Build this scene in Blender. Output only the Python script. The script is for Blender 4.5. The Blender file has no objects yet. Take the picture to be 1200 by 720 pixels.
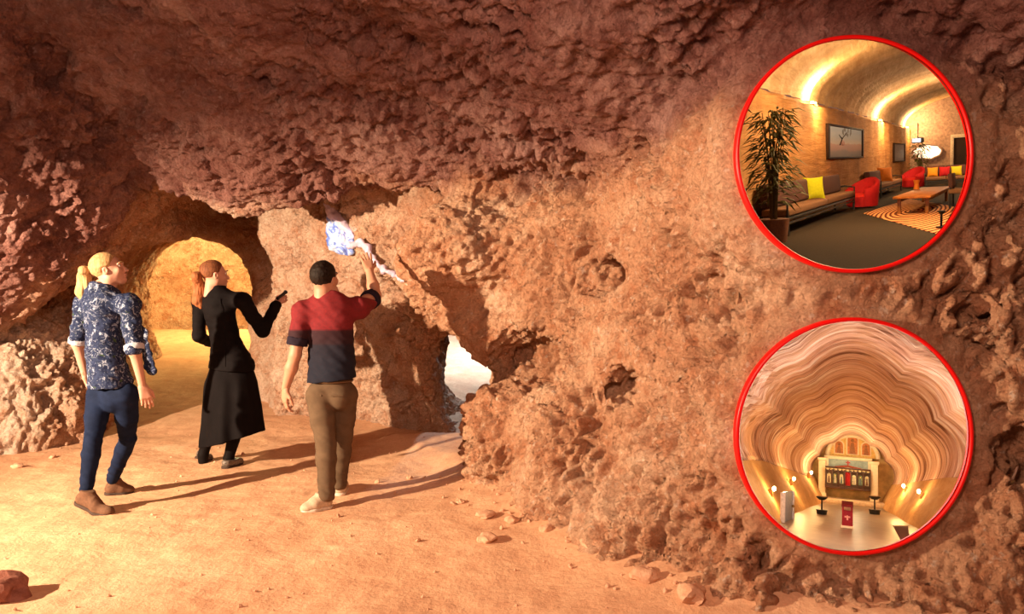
import bpy, bmesh, math, random
import numpy as np
from mathutils import Vector, Matrix, Euler

# ------------------------------------------------------------------ camera, world, lights, exposure
SC = bpy.context.scene
COL = SC.collection
EYE = 1.45                      # camera height; the lens looks level along +Y
cam_d = bpy.data.cameras.new('camera'); cam_d.lens = 27.0; cam_d.sensor_width = 36.0
cam_d.shift_y = -0.0175; cam_d.clip_start = 0.05; cam_d.clip_end = 200
cam = bpy.data.objects.new('camera', cam_d); COL.objects.link(cam)
cam.location = (0, 0, EYE); cam.rotation_euler = (math.pi/2, 0, 0)
SC.camera = cam
SC.view_settings.view_transform = 'Standard'; SC.view_settings.look = 'None'
SC.view_settings.exposure = 0.0; SC.view_settings.gamma = 1.0
SC.view_settings.use_curve_mapping = False
SC.cycles.max_bounces = 6; SC.cycles.diffuse_bounces = 4; SC.cycles.use_denoising = True
SC.cycles.sample_clamp_indirect = 4.0
world = bpy.data.worlds.new('world'); SC.world = world; world.use_nodes = True
world.node_tree.nodes['Background'].inputs[0].default_value = (0.95, 0.50, 0.36, 1)
world.node_tree.nodes['Background'].inputs[1].default_value = 0.19

def lamp(kind, name, loc, energy, color, size=0.1, target=None, spot=None, blend=0.5, shape=None, size_y=None):
    d = bpy.data.lights.new(name, kind); d.energy = energy; d.color = color
    if kind == 'AREA':
        d.size = size
        if shape: d.shape = shape
        if size_y: d.size_y = size_y
    else:
        d.shadow_soft_size = size
    if kind == 'SPOT':
        d.spot_size = math.radians(spot); d.spot_blend = blend
    o = bpy.data.objects.new(name, d); COL.objects.link(o); o.location = loc
    if target is not None:
        o.rotation_euler = (Vector(target) - Vector(loc)).to_track_quat('-Z', 'Y').to_euler()
    return o

WARM = (1.0, 0.66, 0.36)
lamp('SPOT', 'work_light', (-5.6, 2.2, 1.98), 5600, (1.0, 0.76, 0.51), 0.05, (-1.2, 6.8, 2.2), 122, 1.0)
lamp('AREA', 'cave_fill', (-0.4, 0.6, 2.5), 110, (1.0, 0.62, 0.44), 0.7, (-0.2, 6.5, 0.6))  # added unseen fill overhead, brightens the shadowed pillar
lamp('POINT', 'tunnel_bulb', (-4.6, 12.7, 2.45), 330, (1.0, 0.93, 0.40), 0.08)
lamp('POINT', 'side_chamber_bulb', (-0.2, 11.2, 2.1), 560, (0.50, 0.76, 1.0), 0.1)

# ------------------------------------------------------------------ numpy helpers: noise, fields, surface nets
def _hash(ix, iy, iz, seed):
    h = (ix.astype(np.uint32)*np.uint32(374761393) + iy.astype(np.uint32)*np.uint32(668265263)
         + iz.astype(np.uint32)*np.uint32(2147483647) + np.uint32((seed*974634777) & 0xffffffff))
    h = (h ^ (h >> np.uint32(13))) * np.uint32(1274126177)
    h = (h ^ (h >> np.uint32(16))) * np.uint32(2246822519)
    return h ^ (h >> np.uint32(15))

def noise3(p, f=1.0, seed=0):
    """gradient noise, about -1..1; p is (N,3); f a number or a triple"""
    p = (np.asarray(p, np.float32) * np.asarray(f, np.float32)).astype(np.float32)
    i = np.floor(p).astype(np.int32); q = p - i
    u = q*q*q*(q*(q*6-15)+10)
    out = 0
    for dx in (0, 1):
        wx = u[:, 0] if dx else 1-u[:, 0]
        for dy in (0, 1):
            wy = u[:, 1] if dy else 1-u[:, 1]
            for dz in (0, 1):
                wz = u[:, 2] if dz else 1-u[:, 2]
                h = _hash(i[:, 0]+dx, i[:, 1]+dy, i[:, 2]+dz, seed)
                gx = (h & np.uint32(1023)).astype(np.float32)/511.5-1
                gy = ((h >> np.uint32(10)) & np.uint32(1023)).astype(np.float32)/511.5-1
                gz = ((h >> np.uint32(20)) & np.uint32(1023)).astype(np.float32)/511.5-1
                out = out + wx*wy*wz*(gx*(q[:, 0]-dx)+gy*(q[:, 1]-dy)+gz*(q[:, 2]-dz))
    return out*1.3

def cells3(p, f=1.0, seed=0):
    """cellular noise: distance to the nearest and second nearest point, and a random number of the nearest cell"""
    p = (np.asarray(p, np.float32) * np.asarray(f, np.float32)).astype(np.float32)
    i = np.floor(p).astype(np.int32); q = p - i
    f1 = np.full(len(p), 9.0, np.float32); f2 = f1.copy(); idv = np.zeros(len(p), np.float32)
    for dx in (-1, 0, 1):
        for dy in (-1, 0, 1):
            for dz in (-1, 0, 1):
                h = _hash(i[:, 0]+dx, i[:, 1]+dy, i[:, 2]+dz, seed)
                ox = (h & np.uint32(1023)).astype(np.float32)/1023+dx-q[:, 0]
                oy = ((h >> np.uint32(10)) & np.uint32(1023)).astype(np.float32)/1023+dy-q[:, 1]
                oz = ((h >> np.uint32(20)) & np.uint32(1023)).astype(np.float32)/1023+dz-q[:, 2]
                d = np.sqrt(ox*ox+oy*oy+oz*oz)
                n = d < f1
                f2 = np.where(n, f1, np.minimum(f2, d)); idv = np.where(n, (h >> np.uint32(7) & np.uint32(255)).astype(np.float32)/255, idv)
                f1 = np.where(n, d, f1)
    return f1, f2, idv

def smin(a, b, k):
    h = np.clip(0.5+0.5*(b-a)/k, 0, 1)
    return b*(1-h)+a*h-k*h*(1-h)
def smax(a, b, k): return -smin(-a, -b, k)
def sstep(a, b, x):
    t = np.clip((x-a)/(b-a), 0, 1); return t*t*(3-2*t)

def surface_nets(F, org, h):
    """F negative inside; returns vertices, quads facing towards positive F"""
    nx, ny, nz = F.shape
    S = F < 0
    c = np.zeros((nx-1, ny-1, nz-1), np.int8)
    for dx in (0, 1):
        for dy in (0, 1):
            for dz in (0, 1):
                c += S[dx:nx-1+dx, dy:ny-1+dy, dz:nz-1+dz]
    act = np.argwhere((c > 0) & (c < 8))
    idx = np.full(c.shape, -1, np.int64); idx[tuple(act.T)] = np.arange(len(act))
    acc = np.zeros((len(act), 3)); cnt = np.zeros(len(act))
    corners = [(a, b, d) for a in (0, 1) for b in (0, 1) for d in (0, 1)]
    V = {k: F[act[:, 0]+k[0], act[:, 1]+k[1], act[:, 2]+k[2]] for k in corners}
    for k in corners:
        for ax in range(3):
            if k[ax] == 1: continue
            m = list(k); m[ax] = 1; m = tuple(m)
            v0, v1 = V[k], V[m]
            cr = (v0 < 0) != (v1 < 0)
            t = np.where(cr, v0/np.where(cr, v0-v1, 1), 0)
            pt = np.array(k, float)[None, :].repeat(len(act), 0); pt[:, ax] = t
            acc[cr] += pt[cr]; cnt[cr] += 1
    verts = (act + acc/np.maximum(cnt, 1)[:, None])*h + np.array(org)
    quads = []
    for ax in range(3):
        sl0 = [slice(1, -1)]*3; sl1 = [slice(1, -1)]*3
        sl0[ax] = slice(0, -1); sl1[ax] = slice(1, None)
        a = S[tuple(sl0)]; b = S[tuple(sl1)]
        e = np.argwhere(a != b)
        if not len(e): continue
        o = np.ones(3, int); o[ax] = 0
        e0 = e + o
        fl = a[tuple(e.T)]
        u, v = (ax+1) % 3, (ax+2) % 3
        def at(du, dv):
            q = e0.copy(); q[:, u] -= du; q[:, v] -= dv
            return idx[q[:, 0], q[:, 1], q[:, 2]]
        q = np.stack([at(1, 1), at(0, 1), at(0, 0), at(1, 0)], 1)
        q[~fl] = q[~fl][:, ::-1]
        quads.append(q)
    return verts.astype(np.float32), np.concatenate(quads)

def subdivide(verts, quads):
    """each quad into four, straight edges"""
    e = np.concatenate([quads[:, [i, (i+1) % 4]] for i in range(4)])
    es = np.sort(e, 1); key = es[:, 0].astype(np.int64)*len(verts)+es[:, 1]
    uq, inv = np.unique(key, return_inverse=True)
    a, b = uq//len(verts), uq % len(verts)
    mid = (verts[a]+verts[b])/2
    cen = verts[quads].mean(1)
    n = len(quads); M = inv.reshape(4, n).T+len(verts)
    cidx = np.arange(n)+len(verts)+len(mid)
    nq = np.concatenate([np.stack([quads[:, i], M[:, i], cidx, M[:, (i-1) % 4]], 1) for i in range(4)])
    return np.concatenate([verts, mid, cen]).astype(np.float32), nq

def vnormals(verts, quads):
    d1 = verts[quads[:, 2]]-verts[quads[:, 0]]; d2 = verts[quads[:, 3]]-verts[quads[:, 1]]
    fn = np.cross(d1, d2)
    n = np.zeros_like(verts)
    for ax in range(3):
        n[:, ax] = sum(np.bincount(quads[:, i], fn[:, ax], len(verts)) for i in range(4))
    return n/np.maximum(np.linalg.norm(n, axis=1), 1e-9)[:, None]

def smooth(verts, quads, it=1, w=0.5):
    e = np.concatenate([quads[:, [i, (i+1) % 4]] for i in range(4)]); e = np.concatenate([e, e[:, ::-1]])
    cnt = np.maximum(np.bincount(e[:, 0], minlength=len(verts)), 1)
    for _ in range(it):
        av = np.stack([np.bincount(e[:, 0], verts[e[:, 1], ax], len(verts)) for ax in range(3)], 1)/cnt[:, None]
        verts = verts*(1-w)+av*w
    return verts.astype(np.float32)

def mesh_np(name, verts, quads, mat, parent=None, normals=None, shade=True, attrs=None):
    me = bpy.data.meshes.new(name)
    verts = np.ascontiguousarray(verts, np.float32); n = quads.shape[1]
    me.vertices.add(len(verts)); me.vertices.foreach_set('co', verts.ravel())
    me.loops.add(quads.size); me.loops.foreach_set('vertex_index', quads.astype(np.int32).ravel())
    me.polygons.add(len(quads))
    me.polygons.foreach_set('loop_start', np.arange(0, quads.size, n, dtype=np.int32))
    me.polygons.foreach_set('use_smooth', np.full(len(quads), shade))
    me.update(calc_edges=True)
    if attrs:
        for k, a in attrs.items():
            at = me.attributes.new(k, 'FLOAT', 'POINT'); at.data.foreach_set('value', a.astype(np.float32))
    if normals is not None:
        me.normals_split_custom_set_from_vertices(normals.tolist())
    me.materials.append(mat)
    o = bpy.data.objects.new(name, me); COL.objects.link(o)
    if parent: o.parent = parent
    return o

def pick(verts, quads, mask):
    q = quads[mask]; used = np.unique(q); mp = np.full(len(verts), -1, np.int64); mp[used] = np.arange(len(used))
    return used, mp[q]

# ------------------------------------------------------------------ tags
def tag(o, label=None, cat=None, group=None, kind=None):
    if label: o['label'] = label
    if cat: o['category'] = cat
    if group: o['group'] = group
    if kind: o['kind'] = kind
    return o
def empty(name, loc=(0, 0, 0), label=None, cat=None, group=None, rot=None):
    o = bpy.data.objects.new(name, None); COL.objects.link(o); o.location = loc; o.empty_display_size = 0.05
    if rot: o.rotation_euler = rot
    return tag(o, label, cat, group)

# ------------------------------------------------------------------ materials
class NT:
    def __init__(s, name):
        s.m = bpy.data.materials.new(name); s.m.use_nodes = True; s.t = s.m.node_tree
        s.b = s.t.nodes['Principled BSDF']
    def n(s, typ, **kw):
        x = s.t.nodes.new(typ)
        for k, v in kw.items():
            if hasattr(x, k) and not k.startswith('i_'): setattr(x, k, v)
            else: x.inputs[k[2:].replace('_', ' ')].default_value = v
        return x
    def l(s, a, b): s.t.links.new(a, b)
    def ramp(s, src, stops):
        r = s.n('ShaderNodeValToRGB'); el = r.color_ramp.elements
        while len(el) < len(stops): el.new(0.5)
        for e, (p, c) in zip(el, stops):
            e.position = p; e.color = (*c, 1) if len(c) == 3 else c
        s.l(src, r.inputs[0]); return r.outputs[0]
    def mix(s, fac, a, b, mode='MIX'):
        x = s.n('ShaderNodeMix', data_type='RGBA', blend_type=mode)
        for sock, v in ((x.inputs[0], fac), (x.inputs[6], a), (x.inputs[7], b)):
            if hasattr(v, 'is_linked'): s.l(v, sock)
            elif isinstance(v, (int, float)): sock.default_value = v
            else: sock.default_value = (*v, 1) if len(v) == 3 else v
        return x.outputs[2]
    def noise(s, scale, detail=4, rough=0.6, vec=None, dist=0.0):
        x = s.n('ShaderNodeTexNoise', i_Scale=scale, i_Detail=detail, i_Roughness=rough, i_Distortion=dist)
        if vec is not None: s.l(vec, x.inputs['Vector'])
        return x.outputs['Fac']
    def obj(s, scale=None):
        c = s.n('ShaderNodeTexCoord').outputs['Object']
        if scale:
            mp = s.n('ShaderNodeMapping'); mp.inputs['Scale'].default_value = scale; s.l(c, mp.inputs[0]); return mp.outputs[0]
        return c
    def bump(s, h, strength=0.5, dist=0.01, prev=None):
        b = s.n('ShaderNodeBump', i_Strength=strength, i_Distance=dist); s.l(h, b.inputs['Height'])
        if prev is not None: s.l(prev, b.inputs['Normal'])
        return b.outputs['Normal']
    def out(s, color=None, rough=0.8, normal=None, spec=0.3, metal=0.0):
        if color is not None:
            if hasattr(color, 'is_linked'): s.l(color, s.b.inputs['Base Color'])
            else: s.b.inputs['Base Color'].default_value = (*color, 1)
        s.b.inputs['Roughness'].default_value = rough; s.b.inputs['Metallic'].default_value = metal
        s.b.inputs['Specular IOR Level'].default_value = spec
        if normal is not None: s.l(normal, s.b.inputs['Normal'])
        return s.m

def rgb(r, g, b):
    f = lambda c: (c/255/12.92) if c/255 <= 0.04045 else ((c/255+0.055)/1.055)**2.4
    return (f(r), f(g), f(b))

_mats = {}
def plain(name, col, rough=0.7, spec=0.3, metal=0.0, grain=0.12, scale=60, bump=0.15):
    if name in _mats: return _mats[name]
    t = NT(name); v = t.obj(); nz = t.noise(scale, 3, 0.6, v)
    dark = tuple(c*(1-grain*2) for c in col); lite = tuple(min(1, c*(1+grain)) for c in col)
    c = t.ramp(nz, [(0.3, dark), (0.7, lite)])
    m = t.out(c, rough, t.bump(nz, bump, 0.004), spec, metal)
    _mats[name] = m; return m
def glow(name, col, strength):
    if name in _mats: return _mats[name]
    t = NT(name); t.out(col, 0.5); t.b.inputs['Emission Color'].default_value = (*col, 1); t.b.inputs['Emission Strength'].default_value = strength
    _mats[name] = t.m; return t.m

def rock_material():
    t = NT('cave_rock'); v = t.obj()
    big = t.noise(1.3, 5, 0.62, v, 0.6); med = t.noise(7.0, 5, 0.7, v, 0.4); mm = t.ramp(med, [(0.45, (0, 0, 0)), (0.72, (1, 1, 1))])
    sand = t.mix(mm, t.ramp(big, [(0.30, (0.50, 0.235, 0.128)), (0.5, (0.64, 0.355, 0.212)), (0.7, (0.75, 0.50, 0.34))]), (0.46, 0.175, 0.082))
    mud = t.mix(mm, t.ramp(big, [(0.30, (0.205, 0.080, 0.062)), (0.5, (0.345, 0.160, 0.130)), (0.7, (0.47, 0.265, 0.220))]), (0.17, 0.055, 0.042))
    at = t.n('ShaderNodeAttribute', attribute_name='roof_rock_shade')
    pale = t.n('ShaderNodeAttribute', attribute_name='pale_rock_lit')
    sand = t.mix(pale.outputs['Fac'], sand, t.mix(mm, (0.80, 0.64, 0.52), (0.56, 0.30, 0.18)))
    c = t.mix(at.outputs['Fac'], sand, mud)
    pits = t.n('ShaderNodeTexVoronoi', i_Scale=38.0, i_Randomness=1.0); t.l(v, pits.inputs['Vector'])
    fine = t.noise(60, 4, 0.7, v)
    c = t.mix(0.6, c, t.ramp(fine, [(0.3, (0.68, 0.64, 0.62)), (0.7, (1.2, 1.2, 1.22))]), 'MULTIPLY')
    fl = t.noise(24, 3, 0.6, v)
    fm = t.n('ShaderNodeMath', operation='MULTIPLY'); fm.inputs[1].default_value = .5
    t.l(t.ramp(fl, [(0.60, (0, 0, 0)), (0.72, (1, 1, 1))]), fm.inputs[0])
    c = t.mix(fm.outputs[0], c, t.mix(at.outputs['Fac'], (0.84, 0.70, 0.58), (0.46, 0.29, 0.26)))
    n1 = t.bump(t.noise(28, 6, 0.72, v, 0.8), 0.85, 0.08)
    n2 = t.bump(pits.outputs['Distance'], 0.5, 0.03, n1)
    n3 = t.bump(fine, 0.5, 0.018, n2)
    return t.out(c, 0.92, n3, 0.15)
M_WALL = M_CEIL = rock_material()
# ------------------------------------------------------------------ the cave: one field of rock, cut into setting pieces
RING_Y = 3.42; RING_R = 0.515; RINGS = [(1.52, 2.05), (1.52, 0.795)]       # round openings: (x, z)
LIP = np.array([(-7.0, 6.3, .7), (-5.0, 6.6, .84), (-4.47, 6.75, 1.10), (-3.97, 6.85, 1.52), (-3.70, 6.85, 1.79), (-3.26, 6.9, 2.32), (-2.2, 6.6, 2.10),
                (-1.49, 6.4, 2.10), (-1.17, 6.2, 2.23), (-.26, 5.8, 2.27), (.58, 5.0, 2.18), (1.1, 4.3, 2.25), (1.55, 3.75, 2.36), (2.4, 3.5, 2.40), (4.5, 3.0, 2.4)])
WALL = np.array([(-2.95, 13.0), (-2.85, 9.2), (-2.6, 8.35), (-1.8, 8.0), (-1.0, 7.45), (-.25, 6.35), (.38, 5.05), (.72, 4.2), (1.05, 3.75), (1.6, 3.5), (2.4, 3.35), (3.0, 3.1), (5.0, 1.5)])

def poly_dist(X, Y, pts):
    """signed distance to a polyline in plan (positive to the right of its direction), and the place along it"""
    best = np.full(X.shape, 1e9); sgn = np.ones(X.shape); tt = np.zeros(X.shape)
    for i in range(len(pts)-1):
        a, b = pts[i, :2], pts[i+1, :2]; d = b-a; L2 = d@d
        t = np.clip(((X-a[0])*d[0]+(Y-a[1])*d[1])/L2, 0, 1)
        ex, ey = X-a[0]-t*d[0], Y-a[1]-t*d[1]
        q = ex*ex+ey*ey; m = q < best
        best = np.where(m, q, best); tt = np.where(m, i+t, tt)
        sgn = np.where(m, np.sign(ex*d[1]-ey*d[0]), sgn)
    return np.sqrt(best)*np.where(sgn == 0, 1, sgn), tt

def ellip(P, c, r):
    q = (P-np.array(c))/np.array(r); k = np.linalg.norm(q, axis=-1)
    return (k-1)*min(r)
def capsule(P, a, b, ra, rb=None, sc=(1, 1, 1)):
    rb = ra if rb is None else rb
    s = np.array(sc); a = np.array(a)/s; b = np.array(b)/s; p = P/s
    d = b-a; t = np.clip(((p-a)@d)/(d@d), 0, 1)
    return (np.linalg.norm(p-a-t[..., None]*d, axis=-1)-(ra+(rb-ra)*t))*min(sc)

def floor_z(X, Y):
    z = 0.085*np.maximum(Y-7.6, 0) + 0.05*np.maximum(Y-9, 0)
    d, t = poly_dist(X, Y, WALL)
    z = z + np.where((Y < 7.2), 0.10*np.exp(-np.maximum(d-.25, 0)/0.30), 0)
    return z

def cave_field(P):
    """negative = rock, positive = air; also which piece of the setting is nearest"""
    X, Y, Z = P[:, 0], P[:, 1], P[:, 2]
    P = P.astype(np.float64)
    warp = noise3(P, 1.1, 3)*0.13 + noise3(P, 2.6, 4)*0.06
    # ceiling
    u, t = poly_dist(X, Y, LIP)
    zl = np.interp(t, np.arange(len(LIP)), LIP[:, 2])
    slope = np.interp(t, [0, 5, 8, 10, 12, 14], [.95, .78, .56, .50, .35, .30])
    zc = np.where(u > 0, zl + slope*u - 0.02*u*u, zl + 0.30*np.minimum(-u, 1.3))
    a_c = (zc - Z)*0.88
    # wall on the right, running back into the pillar; it leans back with height
    w, wt = poly_dist(X, Y, WALL)
    lean = np.interp(wt, [0, 2, 3, 4, 5, 6, 7, 8, 9, 12], [0.0, -.08, -.34, -.44, -.22, .16, .20, .12, .05, .0])
    foot = 0.30*np.exp(-np.maximum(Z, 0)/0.25)*np.interp(wt, [4, 5, 12], [.3, 1, 1])
    a_w = (w + lean*(np.clip(Z, 0, 2.4)-1.0) - foot)*0.93
    # back wall with the tunnel arch
    a_b = (9.3 + 0.25*(Z-1) - Y)
    a_l = (X + 6.55 + 0.0*Z)
    # big additions of rock
    mound = ellip(P, (-4.95, 7.55, .25), (.95, .95, 1.0))
    tall = ellip(P, (-4.6, 8.6, .5), (.9, .8, 1.35))
    butt = smin(ellip(P, (.12, 5.75, .30), (.55, .50, .62)), ellip(P, (.62, 4.9, .25), (.45, .55, .85)), .2)
    air = smin(smin(a_c, a_b, .25), smin(a_l, mound, .2), .15)
    air = smin(air, tall, .2)
    air = smin(air, smin(a_w, butt, .22), .12)
    # hollows
    tun = capsule(P, (-3.85, 8.7, .86), (-4.75, 12.6, 1.2), .93, .95, (0.95, 1, 1.28))
    cham = ellip(P, (-5.1, 13.0, 1.4), (1.45, 1.4, 1.6))
    hole = smin(capsule(P, (-.52, 6.7, .42), (-.36, 8.4, .66), .50, .40, (.80, 1, 1.35)), capsule(P, (-.36, 8.4, .66), (-.62, 10.6, 1.0), .40, .8, (.80, 1, 1.35)), .2)
    room = ellip(P, (-.9, 12.4, 1.3), (1.6, 2.2, 1.6))
    n1 = ellip(P, (.16, 5.50, .93), (.36, .52, .20))
    n2 = ellip(P, (.74, 4.46, .91), (.20, .19, .11))
    n3 = ellip(P, (.50, 4.85, 1.53), (.27, .25, .12))
    n4 = capsule(P, (1.80, 3.0, 1.352), (2.11, 3.50, 1.335), .155, .14, (1.15, 1, .62))
    n5 = capsule(P, (1.92, 3.0, .90), (2.30, 3.45, .72), .13, .10, (.8, 1, 1.6))
    air = smax(air, -smin(tun, cham, .3), .12)
    air = smax(air, -smin(hole, room, .2), .10)
    for n, k in ((n1, .08), (n2, .06), (n3, .08), (n4, .04), (n5, .05)): air = smax(air, -n, k)
    rib = smin(capsule(P, (-1.28, 7.15, 1.86), (-.55, 6.45, 1.40), .20), capsule(P, (-.55, 6.45, 1.40), (.05, 5.75, .98), .20), .1)
    rib = smin(rib, ellip(P, (.05, 6.1, 1.80), (.85, .50, .36)), .3)
    air = smin(air, rib, .18)
    air = smax(air, -n1, .08)
    air = air + warp
    # flat seats round the two openings
    for cx, cz in RINGS:
        r = np.hypot(X-cx, Z-cz)
        wgt = sstep(RING_R*1.55, RING_R*1.12, r)*sstep(1.3, .8, np.abs(Y-RING_Y))
        air = air*(1-wgt) + (RING_Y+.02-Y)*wgt
    return air

def build_cave():
    h = 0.06; lo = np.array((-6.9, -1.5, -.35)); hi = np.array((4.2, 15.0, 4.0))
    n = ((hi-lo)/h).astype(int)+1
    F = np.empty(n, np.float32)
    xs, ys, zs = (lo[i]+h*np.arange(n[i]) for i in range(3))
    for i0 in range(0, n[0], 24):
        g = np.stack(np.meshgrid(xs[i0:i0+24], ys, zs, indexing='ij'), -1)
        F[i0:i0+24] = cave_field(g.reshape(-1, 3)).reshape(g.shape[:3])
    v, q = surface_nets(F, lo, h)
    v = smooth(v, q, 1, .4)
    def inview(p, m=0.12):
        x = p[:, 0]/np.maximum(p[:, 1], .01); z = (p[:, 2]-EYE)/np.maximum(p[:, 1], .01)
        return (p[:, 1] > 1.0) & (np.abs(x) < .667*(1+m)) & (z < .377*(1+m)) & (z > -.424*(1+m)-.05)
    q = q[(v[q].mean(1)[:, 2] > -.25)]
    vis = inview(v[q].mean(1))
    used, qq = pick(v, q, ~vis); rest_v, rest_q = v[used], qq
    used, qq = pick(v, q, vis); v, q = v[used], qq
    # keep only what can be seen: faces turned to the lens or nearly so
    for _ in range(2): v, q = subdivide(v, q)
    v = smooth(v, q, 2, .5)
    N = vnormals(v, q)
    # broken, pitted, picked rock
    ceil_w = sstep(.0, -.45, N[:, 2])
    far = sstep(9.5, 7.5, v[:, 1])
    seat = np.ones(len(v), np.float32)
    for cx, cz in RINGS: seat *= 1-sstep(RING_R*1.35, RING_R*1.08, np.hypot(v[:, 0]-cx, v[:, 2]-cz))*(np.abs(v[:, 1]-RING_Y) < .5)
    f1, f2, cid = cells3(v + .12*np.stack([noise3(v, 3, s) for s in (5, 6, 7)], 1), (4.2, 4.2, 5.5), 11)
    d = (f1-.45)*-.07 + (cid-.5)*.045
    g1, g2, gid = cells3(v + .05*np.stack([noise3(v, 8, s) for s in (15, 16, 17)], 1), (11, 11, 13), 12)
    d += -(g1-.4)*.050 + (gid-.5)*.022
    rdg = 1-np.abs(noise3(v, (5.5, 5.5, 4.0), 21))*2
    d += (rdg-.6)*.035
    # pick marks: short slanted gouges
    s = noise3(v@np.array([[.8, .2, .5], [-.3, .9, .2], [-.55, .1, .83]], np.float32), (26, 26, 8), 31)
    d += -np.maximum(s-.05, 0)**.9*.080*(1-.55*ceil_w)
    s = noise3(v@np.array([[.8, -.2, .5], [.3, .9, -.2], [-.55, .1, .83]], np.float32), (15, 15, 5.5), 32)
    d += -np.maximum(s-.10, 0)*.090
    d += noise3(v, 17, 41)*.028 + noise3(v, 38, 42)*.014
    pit = sstep(.30, .55, noise3(v, 6.5, 51)); d -= pit*.05
    soft = sstep(-.1, .25, noise3(v, 1.6, 61))            # some faces are smoother
    d *= (.55+.70*soft)*(.45+.55*far)
    uu, tt_ = poly_dist(v[:, 0], v[:, 1], LIP)
    lz = np.interp(tt_, np.arange(len(LIP)), LIP[:, 2])
    roof_rock_shade = sstep(-.16, .14, v[:, 2]-lz+noise3(v, 2.2, 91)*.16+noise3(v, 7, 92)*.08)*sstep(-.5, -.1, uu)  # purple-brown roof rock, with the roof's unlit shade painted in as well
    pale_rock_lit = sstep(-3.9, -4.4, v[:, 0]+noise3(v, 2.0, 95)*.25)*sstep(8.3, 7.9, v[:, 1])*sstep(1.35, 1.05, v[:, 2]+noise3(v, 3, 96)*.2)*.85  # paler crumbly mound rock, with lamplight painted into its colour
    pale_rock_lit = np.maximum(pale_rock_lit, .70*sstep(-.7, -1.5, v[:, 0]+noise3(v, 1.8, 97)*.5)*sstep(-3.3, -2.9, v[:, 0])*sstep(6.2, 6.6, v[:, 1])*(.6+.5*noise3(v, 2.2, 98)).clip(0, 1))  # pillar face paled too, standing in for stronger lamplight
    v = v + N*(d*seat)[:, None].astype(np.float32)
    for cx, cz in RINGS:                                   # a clean round edge behind each frame
        rr = np.hypot(v[:, 0]-cx, v[:, 2]-cz); mk = (rr > .498) & (rr < .527) & (np.abs(v[:, 1]-RING_Y) < .4)
        k = .524/rr[mk]; v[mk, 0] = cx+(v[mk, 0]-cx)*k; v[mk, 2] = cz+(v[mk, 2]-cz)*k
    N = vnormals(v, q)
    cen = v[q].mean(1)
    hole = np.zeros(len(q), bool)
    for cx, cz in RINGS: hole |= (np.hypot(cen[:, 0]-cx, cen[:, 2]-cz) < .5195) & (np.abs(cen[:, 1]-RING_Y) < .45)
    fn = N[q].mean(1)
    u, _ = poly_dist(cen[:, 0], cen[:, 1], LIP)
    w, _ = poly_dist(cen[:, 0], cen[:, 1], WALL)
    lipz = np.interp(poly_dist(cen[:, 0], cen[:, 1], LIP)[1], np.arange(len(LIP)), LIP[:, 2])
    jag = noise3(cen, 3.0, 71)*.12
    is_c = (cen[:, 2]-lipz+jag > -.12) & (u > -.25+jag) & ((fn[:, 2] < .25))
    right = (w < .75) & (cen[:, 0] > -.9+jag) & (cen[:, 1] < 8)
    left = cen[:, 0] < -4.0+jag
    lab = np.where(is_c, 0, np.where(right, 1, np.where(left & (cen[:, 1] < 9), 2, 3)))
    below = cen[:, 2] < floor_z(cen[:, 0], cen[:, 1])-.12
    for k, (nm, mat, lb) in enumerate((('ceiling', M_CEIL, 'low hanging roof of dark broken purple-brown rock'),
                                   ('wall_right', M_WALL, 'rough orange sandstone wall with hollows and pick marks on the right'),
                                   ('wall_left', M_WALL, 'pale crumbly rock mound rising at the left edge'),
                                   ('wall_back', M_WALL, 'dug sandstone pillar and arch with two passages behind the people'))):
        used, qq = pick(v, q, (lab == k) & ~hole & ~below)
        o = mesh_np(nm, v[used], qq, mat, normals=N[used], attrs={'roof_rock_shade': roof_rock_shade[used], 'pale_rock_lit': pale_rock_lit[used]}); tag(o, lb, None, None, 'structure')
    o = mesh_np('wall_rear', rest_v, rest_q, M_WALL); tag(o, 'rest of the sandstone cavern outside the picture', None, None, 'structure')

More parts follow.
